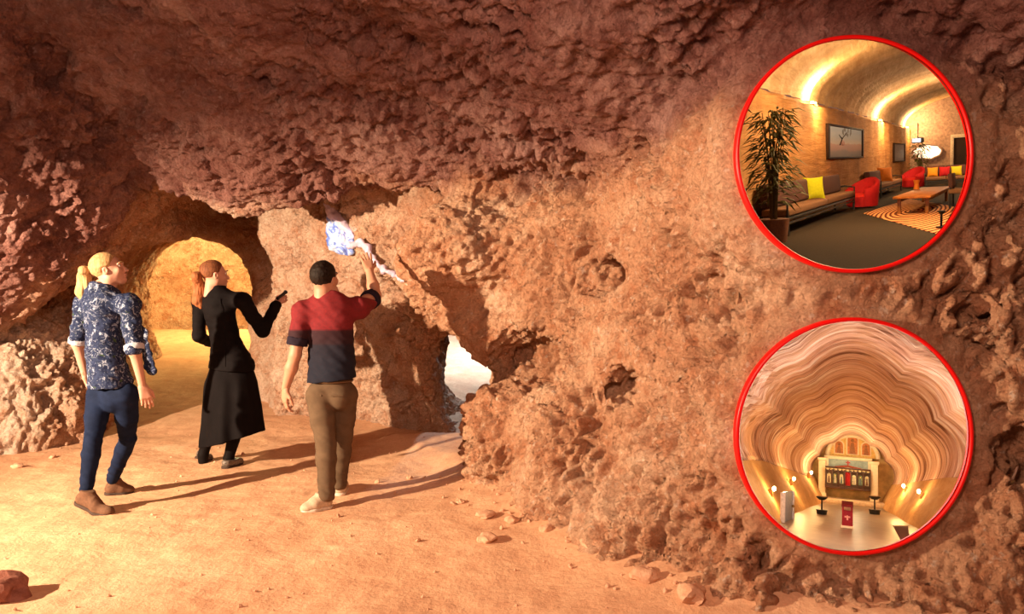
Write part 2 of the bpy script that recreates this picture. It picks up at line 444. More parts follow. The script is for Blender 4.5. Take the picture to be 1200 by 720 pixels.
def floor_noise(p):
    Z = floor_z(p[:, 0], p[:, 1]) + noise3(p, .8, 81)*.03 + noise3(p, 2.3, 82)*.018 + noise3(p, 6, 83)*.008
    f1, f2, cid = cells3(p, 9, 84)
    return Z + np.where(cid > .8, np.maximum(.28-f1, 0)*.05, 0) - np.where(cid < .2, np.maximum(.45-f1, 0)*.035, 0)
def floor_h(x, y): return float(floor_noise(np.array([[x, y, 0.0]]))[0])
def build_floor():
    t = NT('packed_sand'); v = t.obj()
    big = t.noise(.9, 5, .6, v, .5)
    c = t.ramp(big, [(.3, (.55, .30, .17)), (.5, (.68, .40, .235)), (.7, (.76, .48, .30))])
    c = t.mix(t.ramp(t.noise(6, 6, .7, v, .3), [(.40, (0, 0, 0)), (.75, (.8, .8, .8))]), c, (.54, .27, .15))
    fine = t.noise(45, 5, .75, v)
    c = t.mix(.5, c, t.ramp(fine, [(.3, (.74, .70, .68)), (.7, (1.15, 1.15, 1.15))]), 'MULTIPLY')
    n1 = t.bump(t.noise(9, 6, .65, v), .35, .05); n2 = t.bump(fine, .3, .012, n1)
    m = t.out(c, .95, n2, .12)
    # fine where the lens sees it, coarse elsewhere
    xs = np.arange(-6.5, 3.2, .035); ys = np.arange(1.5, 13.6, .035)
    X, Y = np.meshgrid(xs, ys, indexing='ij'); p = np.stack([X.ravel(), Y.ravel(), 0*X.ravel()], 1)
    Z = floor_noise(p)
    p[:, 2] = Z
    idx = np.arange(len(p)).reshape(X.shape)
    q = np.stack([idx[:-1, :-1], idx[1:, :-1], idx[1:, 1:], idx[:-1, 1:]], -1).reshape(-1, 4)
    cen = p[q].mean(1); keep = (np.abs(cen[:, 0]) < .76*cen[:, 1]+.2) & ((cen[:, 0] < .6) | (poly_dist(cen[:, 0], cen[:, 1], WALL)[0] > -.30))
    used, q = pick(p, q, keep)
    o = mesh_np('floor', p[used].astype(np.float32), q, m); tag(o, 'trodden orange sand floor of the cave', None, None, 'structure')
build_cave(); build_floor()
# ------------------------------------------------------------------ small mesh builders
class MB:
    def __init__(s): s.bm = bmesh.new()
    def box(s, c, d, rot=None, bevel=0.0, seg=2):
        b = bmesh.new(); bmesh.ops.create_cube(b, size=1.0)
        bmesh.ops.scale(b, vec=d, verts=b.verts)
        if bevel: bmesh.ops.bevel(b, geom=b.edges[:], offset=bevel, segments=seg, profile=.5, affect='EDGES')
        return s._add(b, c, rot)
    def cyl(s, a, b_, r, r2=None, seg=16):
        a, b_ = Vector(a), Vector(b_); d = b_-a
        b = bmesh.new(); bmesh.ops.create_cone(b, cap_ends=True, segments=seg, radius1=r, radius2=r if r2 is None else r2, depth=d.length)
        return s._add(b, (a+b_)/2, d.to_track_quat('Z', 'Y').to_matrix())
    def ball(s, c, r, sc=(1, 1, 1), rot=None, sub=3):
        b = bmesh.new(); bmesh.ops.create_icosphere(b, subdivisions=sub, radius=r); bmesh.ops.scale(b, vec=sc, verts=b.verts)
        return s._add(b, c, rot)
    def _add(s, b, c, rot):
        M = Matrix.Translation(c)
        if rot is not None: M = M @ (rot.to_4x4() if isinstance(rot, Matrix) else Euler(rot).to_matrix().to_4x4())
        bmesh.ops.transform(b, matrix=M, verts=b.verts)
        me = bpy.data.meshes.new('t'); b.to_mesh(me); b.free(); s.bm.from_mesh(me); bpy.data.meshes.remove(me); return s
    def tube(s, pts, r, seg=8, r_end=None):
        pts = [Vector(p) for p in pts]; rings = []; n = len(pts)
        for i, p in enumerate(pts):
            d = (pts[min(i+1, n-1)]-pts[max(i-1, 0)]).normalized()
            u = d.orthogonal().normalized() if i == 0 else (u-d*u.dot(d)).normalized()
            w = d.cross(u); rr = r if r_end is None else r+(r_end-r)*i/(n-1)
            rings.append([s.bm.verts.new(p+(u*math.cos(2*math.pi*k/seg)+w*math.sin(2*math.pi*k/seg))*rr) for k in range(seg)])
        for i in range(n-1):
            for k in range(seg): s.bm.faces.new((rings[i][k], rings[i][(k+1) % seg], rings[i+1][(k+1) % seg], rings[i+1][k]))
        s.bm.faces.new(rings[0][::-1]); s.bm.faces.new(rings[-1]); return s
    def poly(s, verts, faces):
        vs = [s.bm.verts.new(v) for v in verts]
        for f in faces: s.bm.faces.new([vs[i] for i in f])
        return s
    def build(s, name, mat, parent=None, smooth=True, angle=0.6):
        bmesh.ops.recalc_face_normals(s.bm, faces=s.bm.faces[:])
        me = bpy.data.meshes.new(name); s.bm.to_mesh(me); s.bm.free()
        if smooth:
            me.polygons.foreach_set('use_smooth', [True]*len(me.polygons)); me.set_sharp_from_angle(angle=angle)
        me.materials.append(mat); o = bpy.data.objects.new(name, me); COL.objects.link(o)
        if parent is not None: o.parent = parent
        return o
def copy_tree(o, parent=None):
    c = o.copy(); COL.objects.link(c); c.parent = parent
    for ch in [x for x in o.children]: copy_tree(ch, c)
    return c

# work lamp on a stand, just outside the left edge: the light that throws the long shadows
wl = empty('work_lamp', (-5.6, 2.2, 0), 'work lamp on a tripod with an added light-blocking plate beside the path, outside the picture', 'lamp')
M_BLACK = plain('black_metal', (.02, .02, .02), .5)
MB().cyl((0, 0, .3), (0, 0, 1.9), .015).build('pole', M_BLACK, wl)
for k in range(3):
    a = k*2.094; MB().cyl((0, 0, .75), (.45*math.cos(a), .45*math.sin(a), .01), .012).build('leg', M_BLACK, wl)
MB().box((-.0, -.0, 2.015), (.9, .9, .012), (0, 0, .8)).build('light_flag', M_BLACK, wl)  # added plate that keeps the lamp's light off the roof
MB().box((-.26, -.27, 1.92), (.02, .3, .2), (0, 0, .8)).build('lamp_back', M_BLACK, wl)
# ------------------------------------------------------------------ soft bodies: fields of tapered limbs, meshed as one surface
def W(px, py, d): return np.array([(px-600)/900*d, d, EYE+(339-py)/900*d])
def unit(v): v = np.asarray(v, float); return v/np.linalg.norm(v)

class Field:
    def __init__(s): s.ops = []
    def cone(s, a, b, ra, rb=None, k=.03, flat=None):
        """tapered limb; flat = (direction, factor): thinner along that direction"""
        s.ops.append(('cone', np.asarray(a, float), np.asarray(b, float), ra, ra if rb is None else rb, k, flat)); return s
    def chain(s, pts, rs, k=.03, flat=None):
        for i in range(len(pts)-1): s.cone(pts[i], pts[i+1], rs[i], rs[i+1], k, flat)
        return s
    def ell(s, c, r, axes=None, k=.03, cut=False):
        s.ops.append(('ell', np.asarray(c, float), np.asarray(r, float), np.eye(3) if axes is None else np.asarray(axes, float), k, cut)); return s
    def clip(s, p, n, k=.004): s.ops.append(('clip', np.asarray(p, float), unit(n), k)); return s       # removes the side n points to
    def fn(s, f, lo, hi, k=.03): s.ops.append(('fn', f, np.asarray(lo, float), np.asarray(hi, float), k)); return s
    def mesh(s, h=.006, noise=None, sm=1, lo=None, hi=None):
        L, H = [], []
        for o in s.ops:
            if o[0] == 'cone': r = max(o[3], o[4]); L.append(np.minimum(o[1], o[2])-r); H.append(np.maximum(o[1], o[2])+r)
            elif o[0] == 'ell' and not o[5]: r = o[2].max(); L.append(o[1]-r); H.append(o[1]+r)
            elif o[0] == 'fn': L.append(o[2]); H.append(o[3])
        pad = .03
        L = np.min(L, 0)-pad if lo is None else np.array(lo); H = np.max(H, 0)+pad if hi is None else np.array(hi)
        n = np.ceil((H-L)/h).astype(int)+1
        ax = [L[i]+h*np.arange(n[i]) for i in range(3)]
        F = np.full(n, .2, np.float32)
        def win(a, b, m):
            i0 = np.clip(((a-m-L)/h).astype(int), 0, n); i1 = np.clip(((b+m-L)/h).astype(int)+2, 0, n)
            sl = tuple(slice(i0[i], i1[i]) for i in range(3))
            if any(i1[i] <= i0[i] for i in range(3)): return None, None
            P = np.stack(np.meshgrid(*[ax[i][sl[i]] for i in range(3)], indexing='ij'), -1).astype(np.float32)
            return sl, P
        for o in s.ops:
            if o[0] == 'cone':
                _, a, b, ra, rb, k, flat = o; r = max(ra, rb)
                sl, P = win(np.minimum(a, b)-r, np.maximum(a, b)+r, k+.05)
                if sl is None: continue
                d = b-a; q = P-a.astype(np.float32)
                t = np.clip(q@d.astype(np.float32)/max(d@d, 1e-9), 0, 1)
                e = q-t[..., None]*d.astype(np.float32)
                if flat is not None:
                    fd = np.asarray(unit(flat[0]), np.float32); c = e@fd
                    e = e+(c*(1/flat[1]-1))[..., None]*fd
                D = np.linalg.norm(e, axis=-1)-(ra+(rb-ra)*t)
                if flat is not None: D = D*min(1, flat[1]*1.2)
                F[sl] = smin(F[sl], D, k)
            elif o[0] == 'ell':
                _, c, r, A, k, cut = o
                sl, P = win(c-r.max(), c+r.max(), k+.04)
                if sl is None: continue
                q = (P-c.astype(np.float32))@A.astype(np.float32)
                kk = np.linalg.norm(q/r, axis=-1); g = np.linalg.norm(q/(r*r), axis=-1)
                D = (kk*(kk-1)/np.maximum(g, 1e-6)).astype(np.float32)
                F[sl] = smax(F[sl], -D, k) if cut else smin(F[sl], D, k)
            elif o[0] == 'fn':
                sl, P = win(o[2], o[3], .02)
                F[sl] = smin(F[sl], o[1](P).astype(np.float32), o[4])
            else:
                _, p, nn, k = o
                D = sum(((ax[i]-p[i])*nn[i]).reshape([-1 if j == i else 1 for j in range(3)]) for i in range(3)).astype(np.float32)
                F = smax(F, D, k)
        F[0] = F[-1] = .1; F[:, 0] = F[:, -1] = .1; F[:, :, 0] = F[:, :, -1] = .1
        v, q = surface_nets(F, L, h)
        if sm: v = smooth(v, q, sm, .5)
        if noise is not None:
            N = vnormals(v, q); v = (v+N*noise(v)[:, None]).astype(np.float32)
        return v, q

def join(*ms):
    V, Q, n = [], [], 0
    for v, q in ms: V.append(v); Q.append(q+n); n += len(v)
    return np.concatenate(V), np.concatenate(Q)

def put(name, vq, mat, root, label=None):
    base = np.array(root.location, np.float32)
    o = mesh_np(name, vq[0]-base, vq[1], mat, root)
    if label: o['label'] = label
    return o

def frame(f, up):
    f = unit(f); r = unit(np.cross(f, up)); return r, f, np.cross(r, f)      # right, forward, up

def hand(wrist, d, palm_n, side, curl=.5, size=1.0, spread=.10, thumb_out=.7):
    """d: wrist to knuckles; palm_n: the way the palm faces; side +1: thumb on cross(d, palm_n)"""
    d = unit(d); n = unit(palm_n-np.dot(palm_n, d)*d); t = np.cross(d, n)*side
    s = size; w = np.asarray(wrist, float); F = Field()
    F.cone(w-d*.03*s, w+d*.015*s, .026*s, .026*s, .01, (n, .75))
    for k, o in enumerate((.028, .010, -.009, -.027)):
        kn = w+d*(.092-.004*abs(k-1))*s+t*o*s
        F.cone(w+d*.012*s+t*o*.55*s, kn, .017*s, .0125*s, .012, None)
        L = (.043, .047, .044, .034)[k]*s; c = curl*(1+.12*k); p = kn; a = c*.55; dirv = d+t*(o/.03)*spread
        for j, l in enumerate((L, L*.66, L*.52)):
            dd = unit(unit(dirv)*math.cos(a)+n*math.sin(a)); e = p+dd*l
            F.cone(p, e, (.0098, .0088, .0080)[j]*s, (.0090, .0081, .0068)[j]*s, .004); p = e; a += c
    th = w+d*.030*s+t*.022*s; d1 = unit(d*.75+t*thumb_out+n*.35); m1 = th+d1*.040*s; d2 = unit(d*.95+t*.25*thumb_out+n*.45*(.4+curl)); m2 = m1+d2*.030*s
    F.cone(th, m1, .015*s, .0118*s, .012).cone(m1, m2, .0110*s, .0095*s, .004).cone(m2, m2+unit(d2+n*.2*curl)*.024*s, .0095*s, .0072*s, .004)
    return F.mesh(.0034, sm=1)

def head(c, f, up, s=1.0, male=False):
    """skin of the head and the upper neck; returns mesh, frame"""
    r, f, u = frame(f, up); A = np.stack([r, f, u], 1); c = np.asarray(c, float)
    P = lambda x, y, z: c+(r*x+f*y+u*z)*s
    F = Field()
    F.ell(P(0, -.012, .028), np.array((.073, .092, .083))*s, A, .01)
    F.ell(P(0, .030, -.030), np.array((.060, .066, .078))*s, A, .03)
    F.cone(P(-.040, .000, -.062), P(0, .066, -.092), .026*s, .022*s, .025).cone(P(.040, .000, -.062), P(0, .066, -.092), .026*s, .022*s, .025)
    F.ell(P(0, .076, -.090), np.array((.019, .016, .015))*s, A, .012)                                  # chin
    F.cone(P(0, .088, .006), P(0, .108, -.030), .0085*s, .0125*s, .012).ell(P(0, .113, -.032), np.array((.011, .011, .009))*s, A, .008)
    for sx in (-1, 1):
        F.ell(P(.010*sx, .103, -.037), np.array((.008, .009, .007))*s, A, .006)
        F.ell(P(.034*sx, .087, .008), np.array((.016, .014, .010))*s, A, .010, cut=True)               # eye sockets
        F.ell(P(.040*sx, .066, -.025), np.array((.022, .020, .020))*s, A, .02)                         # cheeks
        F.cone(P(.012*sx, .092, .022), P(.048*sx, .078, .020), .0085*s, .007*s, .012)                  # brow
        F.ell(P(.074*sx, -.008, -.012), np.array((.008, .018, .030))*s, A, .006).ell(P(.080*sx, -.004, -.008), np.array((.005, .009, .015))*s, A, .004, cut=True)
    F.ell(P(0, .094, -.056), np.array((.022, .010, .0065))*s, A, .008).ell(P(0, .092, -.066), np.array((.019, .010, .0065))*s, A, .008)
    nr = .056 if male else .046
    F.cone(P(0, -.022, -.05), P(0, -.035, -.16)-np.array((0, 0, .01)), nr*s, (nr+.006)*s, .03)
    return F.mesh(.0042, sm=1), P, A

def face_bits(P, A, s, root, skin_lip, brow, iris):
    for sx in (-1, 1):
        m = MB(); m.ball(P(.033*sx, .0745, .008), .0125*s, sub=2); put_mb(m, 'eye', M_EYE, root)
        m = MB(); m.ball(P(.033*sx, .0835, .008), .0062*s, sub=2); put_mb(m, 'iris', iris, root)
        m = MB(); m.tube([P(.014*sx, .101, .027), P(.032*sx, .099, .031), P(.050*sx, .084, .026)], .0036*s, 6); put_mb(m, 'eyebrow', brow, root)
    m = MB(); m.ball(P(0, .0985, -.0565), .02*s, (1, .38, .25), Matrix(A.tolist()), 2).ball(P(0, .0965, -.0655), .018*s, (1, .42, .30), Matrix(A.tolist()), 2); put_mb(m, 'lips', skin_lip, root)
def put_mb(m, name, mat, root, label=None):
    bmesh.ops.translate(m.bm, verts=m.bm.verts, vec=-Vector(root.location))
    o = m.build(name, mat, root)
    if label: o['label'] = label
    return o

def shoe(heel, toe, gz, root, mats, h=.085, w=.040, length=None, pitch=0.0, boot=False, slip=False):
    """heel and toe: ends of the sole in plan (x, y); the sole rests on height gz; pitch lifts the heel about the toe"""
    a = np.array([heel[0], heel[1], 0.0]); b = np.array([toe[0], toe[1], 0.0]); L = np.linalg.norm(b-a); f = (b-a)/L; sd = np.array([-f[1], f[0], 0])
    M = np.stack([f, sd, (0, 0, 1)], 1)
    F = Field()
    F.cone((.035, 0, .045), (L*.55, 0, .040), w*.95, w*1.02, .02).cone((L*.55, 0, .036), (L-.045, 0, .026), w*1.04, w*.80, .02).ell((L-.05, 0, .024), (.05, w*.88, .032), None, .02)
    if not slip:
        F.cone((.045, 0, .05), (.06, 0, h), w*.92, w*.90, .02).cone((.06, 0, h), (L*.5, 0, .055), w*.85, w*.70, .03)
        F.clip((.05, 0, h+.012), (-.15, 0, 1), .006)
    else:
        F.clip((.05, 0, .068), (.05, 0, 1), .006).ell((.085, 0, .085), (.060, w*.78, .035), None, .01, cut=True)
    F.clip((0, 0, .016), (0, 0, -1), .004)
    v, q = F.mesh(.004, sm=1)
    G = Field(); G.cone((.034, 0, .012), (L*.6, 0, .012), w*.98, w*1.08, .02).cone((L*.6, 0, .012), (L-.042, 0, .012), w*1.08, w*.86, .02)
    G.clip((0, 0, .022), (0, 0, 1), .003).clip((0, 0, 0), (0, 0, -1), .003)
    v2, q2 = G.mesh(.004, sm=1)
    def xf(v):
        v = v.astype(float).copy()
        if pitch:
            x = v[:, 0]-L*.72; c, s_ = math.cos(pitch), math.sin(pitch); bend = np.clip(-x/.08, 0, 1)
            vx, vz = x*c+v[:, 2]*s_, -x*s_+v[:, 2]*c
            v[:, 0] = L*.72+np.where(x < 0, x*(1-bend)+vx*bend, x); v[:, 2] = np.where(x < 0, v[:, 2]*(1-bend)+vz*bend, v[:, 2])
        return (v@M.T+np.array([heel[0], heel[1], gz])).astype(np.float32)
    o = put('shoe', (xf(v), q), mats[0], root); so = put('sole', (xf(v2), q2), mats[1], root)
    so.parent = o
    if not slip:
        lc = MB()
        for k in range(4):
            x = L*.42+k*.022; z = .085-k*.010
            p = xf(np.array([[x, -.022, z-.004], [x, 0, z+.006], [x, .022, z-.004]])); lc.tube(p, .0028, 5)
        lo = put_mb(lc, 'laces', mats[2], root); lo.parent = o
    return o

# cloth and skin
def cloth_mat(name, col, rough=.85, weave=420, var=.12, fold=9):
    t = NT(name); v = t.obj(); nz = t.noise(fold, 4, .6, v)
    c = t.ramp(nz, [(.3, tuple(x*(1-var) for x in col)), (.7, tuple(min(1, x*(1+var)) for x in col))])
    return t.out(c, rough, t.bump(t.noise(weave, 2, .5, v), .25, .002), .06)
def skin_mat(name, col):
    t = NT(name); v = t.obj(); c = t.ramp(t.noise(14, 4, .6, v), [(.3, tuple(x*.88 for x in col)), (.7, tuple(min(1, x*1.08) for x in col))])
    t.out(c, .55, t.bump(t.noise(180, 3, .6, v), .12, .002), .35)
    t.b.inputs['Subsurface Weight'].default_value = .12; t.b.inputs['Subsurface Radius'].default_value = (.012, .005, .003)
    return t.m
def hair_mat(name, c0, c1, sc=(90, 90, 9)):
    t = NT(name); v = t.obj(sc); nz = t.noise(1.0, 5, .65, v, .5)
    return t.out(t.ramp(nz, [(.32, c0), (.68, c1)]), .6, t.bump(nz, .55, .006), .10)
M_SKIN = skin_mat('skin', (.54, .27, .185)); M_SKIN_M = skin_mat('tanned_skin', (.47, .225, .14))
M_EYE = plain('eye_white', (.8, .78, .74), .2, .5, grain=.02); M_IRIS = plain('iris', (.05, .035, .03), .15, .5)
M_LIP = plain('lip', (.55, .20, .16), .45)
M_BLOND = hair_mat('blond_hair', (.24, .115, .045), (.60, .38, .18)); M_AUBURN = hair_mat('auburn_hair', (.085, .030, .015), (.24, .085, .036)); M_DARKHAIR = hair_mat('dark_hair', (.007, .004, .003), (.022, .013, .009), (70, 70, 60))
M_AUB_TAIL = hair_mat('auburn_tail', (.16, .050, .020), (.42, .15, .06))
M_JEANS = cloth_mat('navy_denim', (.008, .013, .034), .8, 500, .30, 14); M_BLACKCLOTH = cloth_mat('black_wool', (.0065, .0048, .0052), .8, 500, .2)
M_KHAKI = cloth_mat('khaki_twill', (.105, .066, .040), .85, 500, .18, 12); M_STOCK = cloth_mat('stocking', (.007, .005, .005), .6)
M_BROWNSHOE = plain('brown_suede', (.13, .062, .035), .85, .2); M_SOLE = plain('dark_sole', (.05, .028, .02), .8); M_LACE = plain('brown_lace', (.10, .05, .03), .8)
M_BEIGESHOE = plain('beige_suede', (.50, .37, .26), .85, .2); M_WHITESOLE = plain('pale_sole', (.62, .52, .42), .7)
M_GREYSHOE = plain('grey_snakeskin', (.16, .12, .095), .5, .4, grain=.4, scale=90)
M_BLACKPLAST = plain('black_plastic', (.012, .012, .013), .4, .4)
M_CUFF = cloth_mat('pale_lining', (.45, .45, .50), .85)

def floral():
    t = NT('navy_floral_print'); v = t.obj(); 
    w = t.n('ShaderNodeVectorMath', operation='ADD'); nv = t.n('ShaderNodeTexNoise', i_Scale=16.0, i_Detail=2.0); t.l(v, nv.inputs['Vector'])
    sc = t.n('ShaderNodeVectorMath', operation='SCALE'); sc.inputs['Scale'].default_value = .055; t.l(nv.outputs['Color'], sc.inputs[0]); t.l(v, w.inputs[0]); t.l(sc.outputs[0], w.inputs[1])
    a = t.noise(26, 2, .5, w.outputs[0], 1.2)
    c = t.ramp(a, [(.40, (.012, .016, .042)), (.47, (.028, .038, .085)), (.52, (.016, .022, .052)), (.60, (.02, .028, .06)), (.645, (.19, .21, .29)), (.70, (.32, .35, .44)), (.74, (.04, .05, .10))])
    b = t.noise(34, 2, .5, w.outputs[0], 1.6)
    c = t.mix(t.ramp(b, [(.60, (0, 0, 0)), (.64, (1, 1, 1)), (.70, (0, 0, 0))]), c, (.19, .21, .29))
    d = t.noise(21, 2, .5, w.outputs[0], .6)
    c = t.mix(t.ramp(d, [(.68, (0, 0, 0)), (.72, (1, 1, 1))]), c, (.045, .07, .035))
    return t.out(c, .8, t.bump(t.noise(420, 2, .5, v), .2, .002), .06)
M_FLORAL = floral()

def folds(amp, f=(14, 14, 26), seed=0, amp2=None):
    def g(v): return noise3(v, f, 200+seed)*amp + noise3(v, tuple(2.1*x for x in f), 210+seed)*amp*.45
    return g
# ------------------------------------------------------------------ the three visitors (limb positions are metres, built where they stand)
def gz(p): return floor_h(p[0], p[1])
def leg_field(hip, knee, ankle, r=(.088, .056, .040), k=.03):
    F = Field(); calf = knee*.72+ankle*.28
    F.chain([hip, hip*.5+knee*.5, knee], [r[0], (r[0]+r[1])*.52, r[1]], k).chain([knee, calf, ankle], [r[1], r[1]*1.02, r[2]], k)
    return F

def blonde():
    D = 5.2
    hipL, hipR = W(117, 463, 5.24), W(147, 463, 5.17)
    kneeL, kneeR = W(109, 517, 5.05), W(150, 514, 5.30)
    ankL, ankR = W(101, 573, 5.00), W(132, 561, 5.42)
    heelL, toeL = W(88, 0, 5.00), W(133, 0, 4.93)
    heelR, toeR = W(123, 0, 5.46), W(158, 0, 5.56)
    pel = (hipL+hipR)/2; base = np.array([pel[0], 5.2, 0.0]); base[2] = gz(base)
    R = empty('person', base, 'blonde ponytailed person in navy floral shirt and jeans walking beside the rock mound', 'person')
    ch = W(119, 338, 5.2); wst = W(123, 412, 5.22)
    shL, shR = W(99, 357, 5.30), W(152, 357, 5.13)
    elL, elR = W(91, 404, 5.36), W(158, 413, 5.06)
    wrL, wrR = W(100, 440, 5.42), W(167, 452, 5.10)
    fwd = np.array((.75, .66, 0)); across = unit(shR-shL)
    hc = W(127, 316, 5.2); hf = unit((.93, .28, .24)); hu = unit((-.10, 0, 1))
    hm, P, A = head(hc, hf, hu, .98)
    # body: one skin surface
    B = Field(); fl = (fwd, .72)
    B.cone(shL, shR, .052, .052, .04).cone(ch-np.array((0, 0, .10)), wst, .118, .098, .05, fl).cone(wst, pel, .098, .085, .05, (fwd, .7))
    B.cone(ch+np.array((0, 0, .02)), ch-np.array((0, 0, .08)), .045, .06, .04)
    for s_, e, w in ((shL, elL, wrL), (shR, elR, wrR)): B.chain([s_, e, w], [.045, .036, .024], .02)
    for a in ((hipL, kneeL, ankL), (hipR, kneeR, ankR)): B.ops += leg_field(*a, (.060, .034, .026), .02).ops
    hR = hand(wrR, W(171, 466, 5.10)-wrR, np.array((-.5, .7, 0)), 1, .45, .95); hL = hand(wrL, (.15, .35, -.8), np.array((1, 0, 0)), -1, .5, .95)
    body = join(B.mesh(.007), hm, hR, hL)
    put('body', body, M_SKIN, R)
    face_bits(P, A, .98, R, M_LIP, plain('fair_brow', (.40, .24, .10), .8), M_IRIS)
    # hair, drawn back into a tail
    H = Field(); H.ell(P(0, -.016, .034), (.081, .099, .088), A, .01)
    H.clip(P(0, .045, .045), A@np.array((0, .85, -.5)), .02).clip(P(0, -.02, -.055), A@np.array((0, .35, -1)), .03)
    H.ell(P(.085, -.006, -.03), (.03, .034, .042), A, .012, cut=True).ell(P(-.085, -.006, -.03), (.03, .034, .042), A, .012, cut=True)
    st = lambda v: (noise3((v-hc)@A, (26, 7, 60), 301)*.0035).astype(np.float32)
    hair = put('hair', H.mesh(.005, noise=st), M_BLOND, R)
    T = Field(); tail = [P(0, -.108, .030), P(0, -.150, .028), W(99, 324, 5.24), W(96, 342, 5.24), W(99, 356, 5.22)]
    T.chain(tail, [.018, .030, .040, .038, .012], .02)
    T.cone(W(101, 325, 5.18), W(103, 348, 5.16), .030, .012, .02)
    t_ = put('ponytail', T.mesh(.005, noise=lambda v: noise3(v, (60, 60, 8), 302)*.006), M_BLOND, R); t_.parent = hair
    tie = put_mb(MB().tube([P(0, -.104, .031), P(0, -.122, .030)], .022, 12), 'hair_tie', M_BLOND, R); tie.parent = hair
    # shirt
    S = Field()
    S.cone(shL, shR, .062, .062, .06).cone(ch-np.array((0, 0, .09)), wst, .152, .136, .06, (fwd, .76)).cone(wst, pel+np.array((0, 0, -.09)), .135, .180, .05, (fwd, .84))
    S.cone(ch+np.array((0, 0, .01)), ch-np.array((0, 0, .06)), .056, .080, .04)
    S.chain([shL, elL*.85+shL*.15], [.062, .060], .045).chain([shR, elR*.92+shR*.08], [.062, .062], .045)
    S.chain([W(150, 372, 5.26), W(166, 392, 5.28), W(177, 434, 5.30)], [.05, .040, .046], .03, ((.3, 1, 0), .35))
    S.clip(W(125, 452, 5.2), (.05, .1, -1), .006).clip(W(123, 334, 5.2), (.1, .3, 1), .006)
    def wr(v):
        return (noise3(v, (9, 9, 20), 311)*.012+noise3(v@np.array([[.8, 0, .6], [0, 1, 0], [-.6, 0, .8]], np.float32), (8, 8, 34), 312)*.010+noise3(v, 50, 313)*.002).astype(np.float32)
    sh = put('shirt', S.mesh(.006, noise=wr), M_FLORAL, R)
    for a, b in ((elL, shL), (elR, shR)):
        e = a*.90+b*.10; dd = unit(a-b); C = Field().cone(e-dd*.022, e+dd*.018, .064, .060, .01).clip(e+dd*.022, dd, .003).clip(e-dd*.02, -dd, .003)
        put('rolled_cuff', C.mesh(.005, noise=folds(.004, (30, 30, 30), 3)), M_CUFF, R, 'pale turned-back lining').parent = sh
    C = Field()
    for k in range(14):
        a = k/14*2*math.pi*.92-.5; a2 = (k+1)/14*2*math.pi*.92-.5
        pt = lambda q: ch+np.array((0.006, 0, .028))+(across*math.cos(q)+fwd*math.sin(q))*.056
        C.cone(pt(a), pt(a2), .013, .013, .01)
    put('collar', C.mesh(.005), M_FLORAL, R).parent = sh
    # jeans
    J = Field()
    J.cone(hipL, hipR, .076, .076, .04).cone(pel, pel+np.array((0, 0, .11)), .112, .105, .04, (fwd, .80))
    bum = pel-fwd*.03; J.ell(bum+across*.06-np.array((0, 0, .03)), (.074, .076, .085), None, .03).ell(bum-across*.06-np.array((0, 0, .03)), (.074, .076, .085), None, .03)
    for a in ((hipL, kneeL, ankL), (hipR, kneeR, ankR)): J.ops += leg_field(*a, (.084, .054, .041), .02).ops
    for a, b in ((ankL, kneeL), (ankR, kneeR)): J.clip(a-unit(b-a)*.0, (0, 0, -1), .006) if False else None
    def jw(v):
        zz = v[:, 2]; am = .003+.005*np.exp(-((zz-kneeL[2])/.07)**2)+.007*np.exp(-((zz-ankL[2]-.04)/.06)**2)
        return noise3(v@np.array([[.9, 0, .35], [0, 1, 0], [-.35, 0, .9]], np.float32), (11, 11, 36), 321)*am
    jm = J.mesh(.006, noise=jw)
    put('jeans', jm, M_JEANS, R)
    for an, kn, hl, to, pi_ in ((ankL, kneeL, heelL, toeL, .30), (ankR, kneeR, heelR, toeR, .05)):
        s_ = shoe(hl[:2], to[:2], gz((hl+to)/2)-.004, R, (M_BROWNSHOE, M_SOLE, M_LACE), .10, .042, pitch=pi_)
    return R

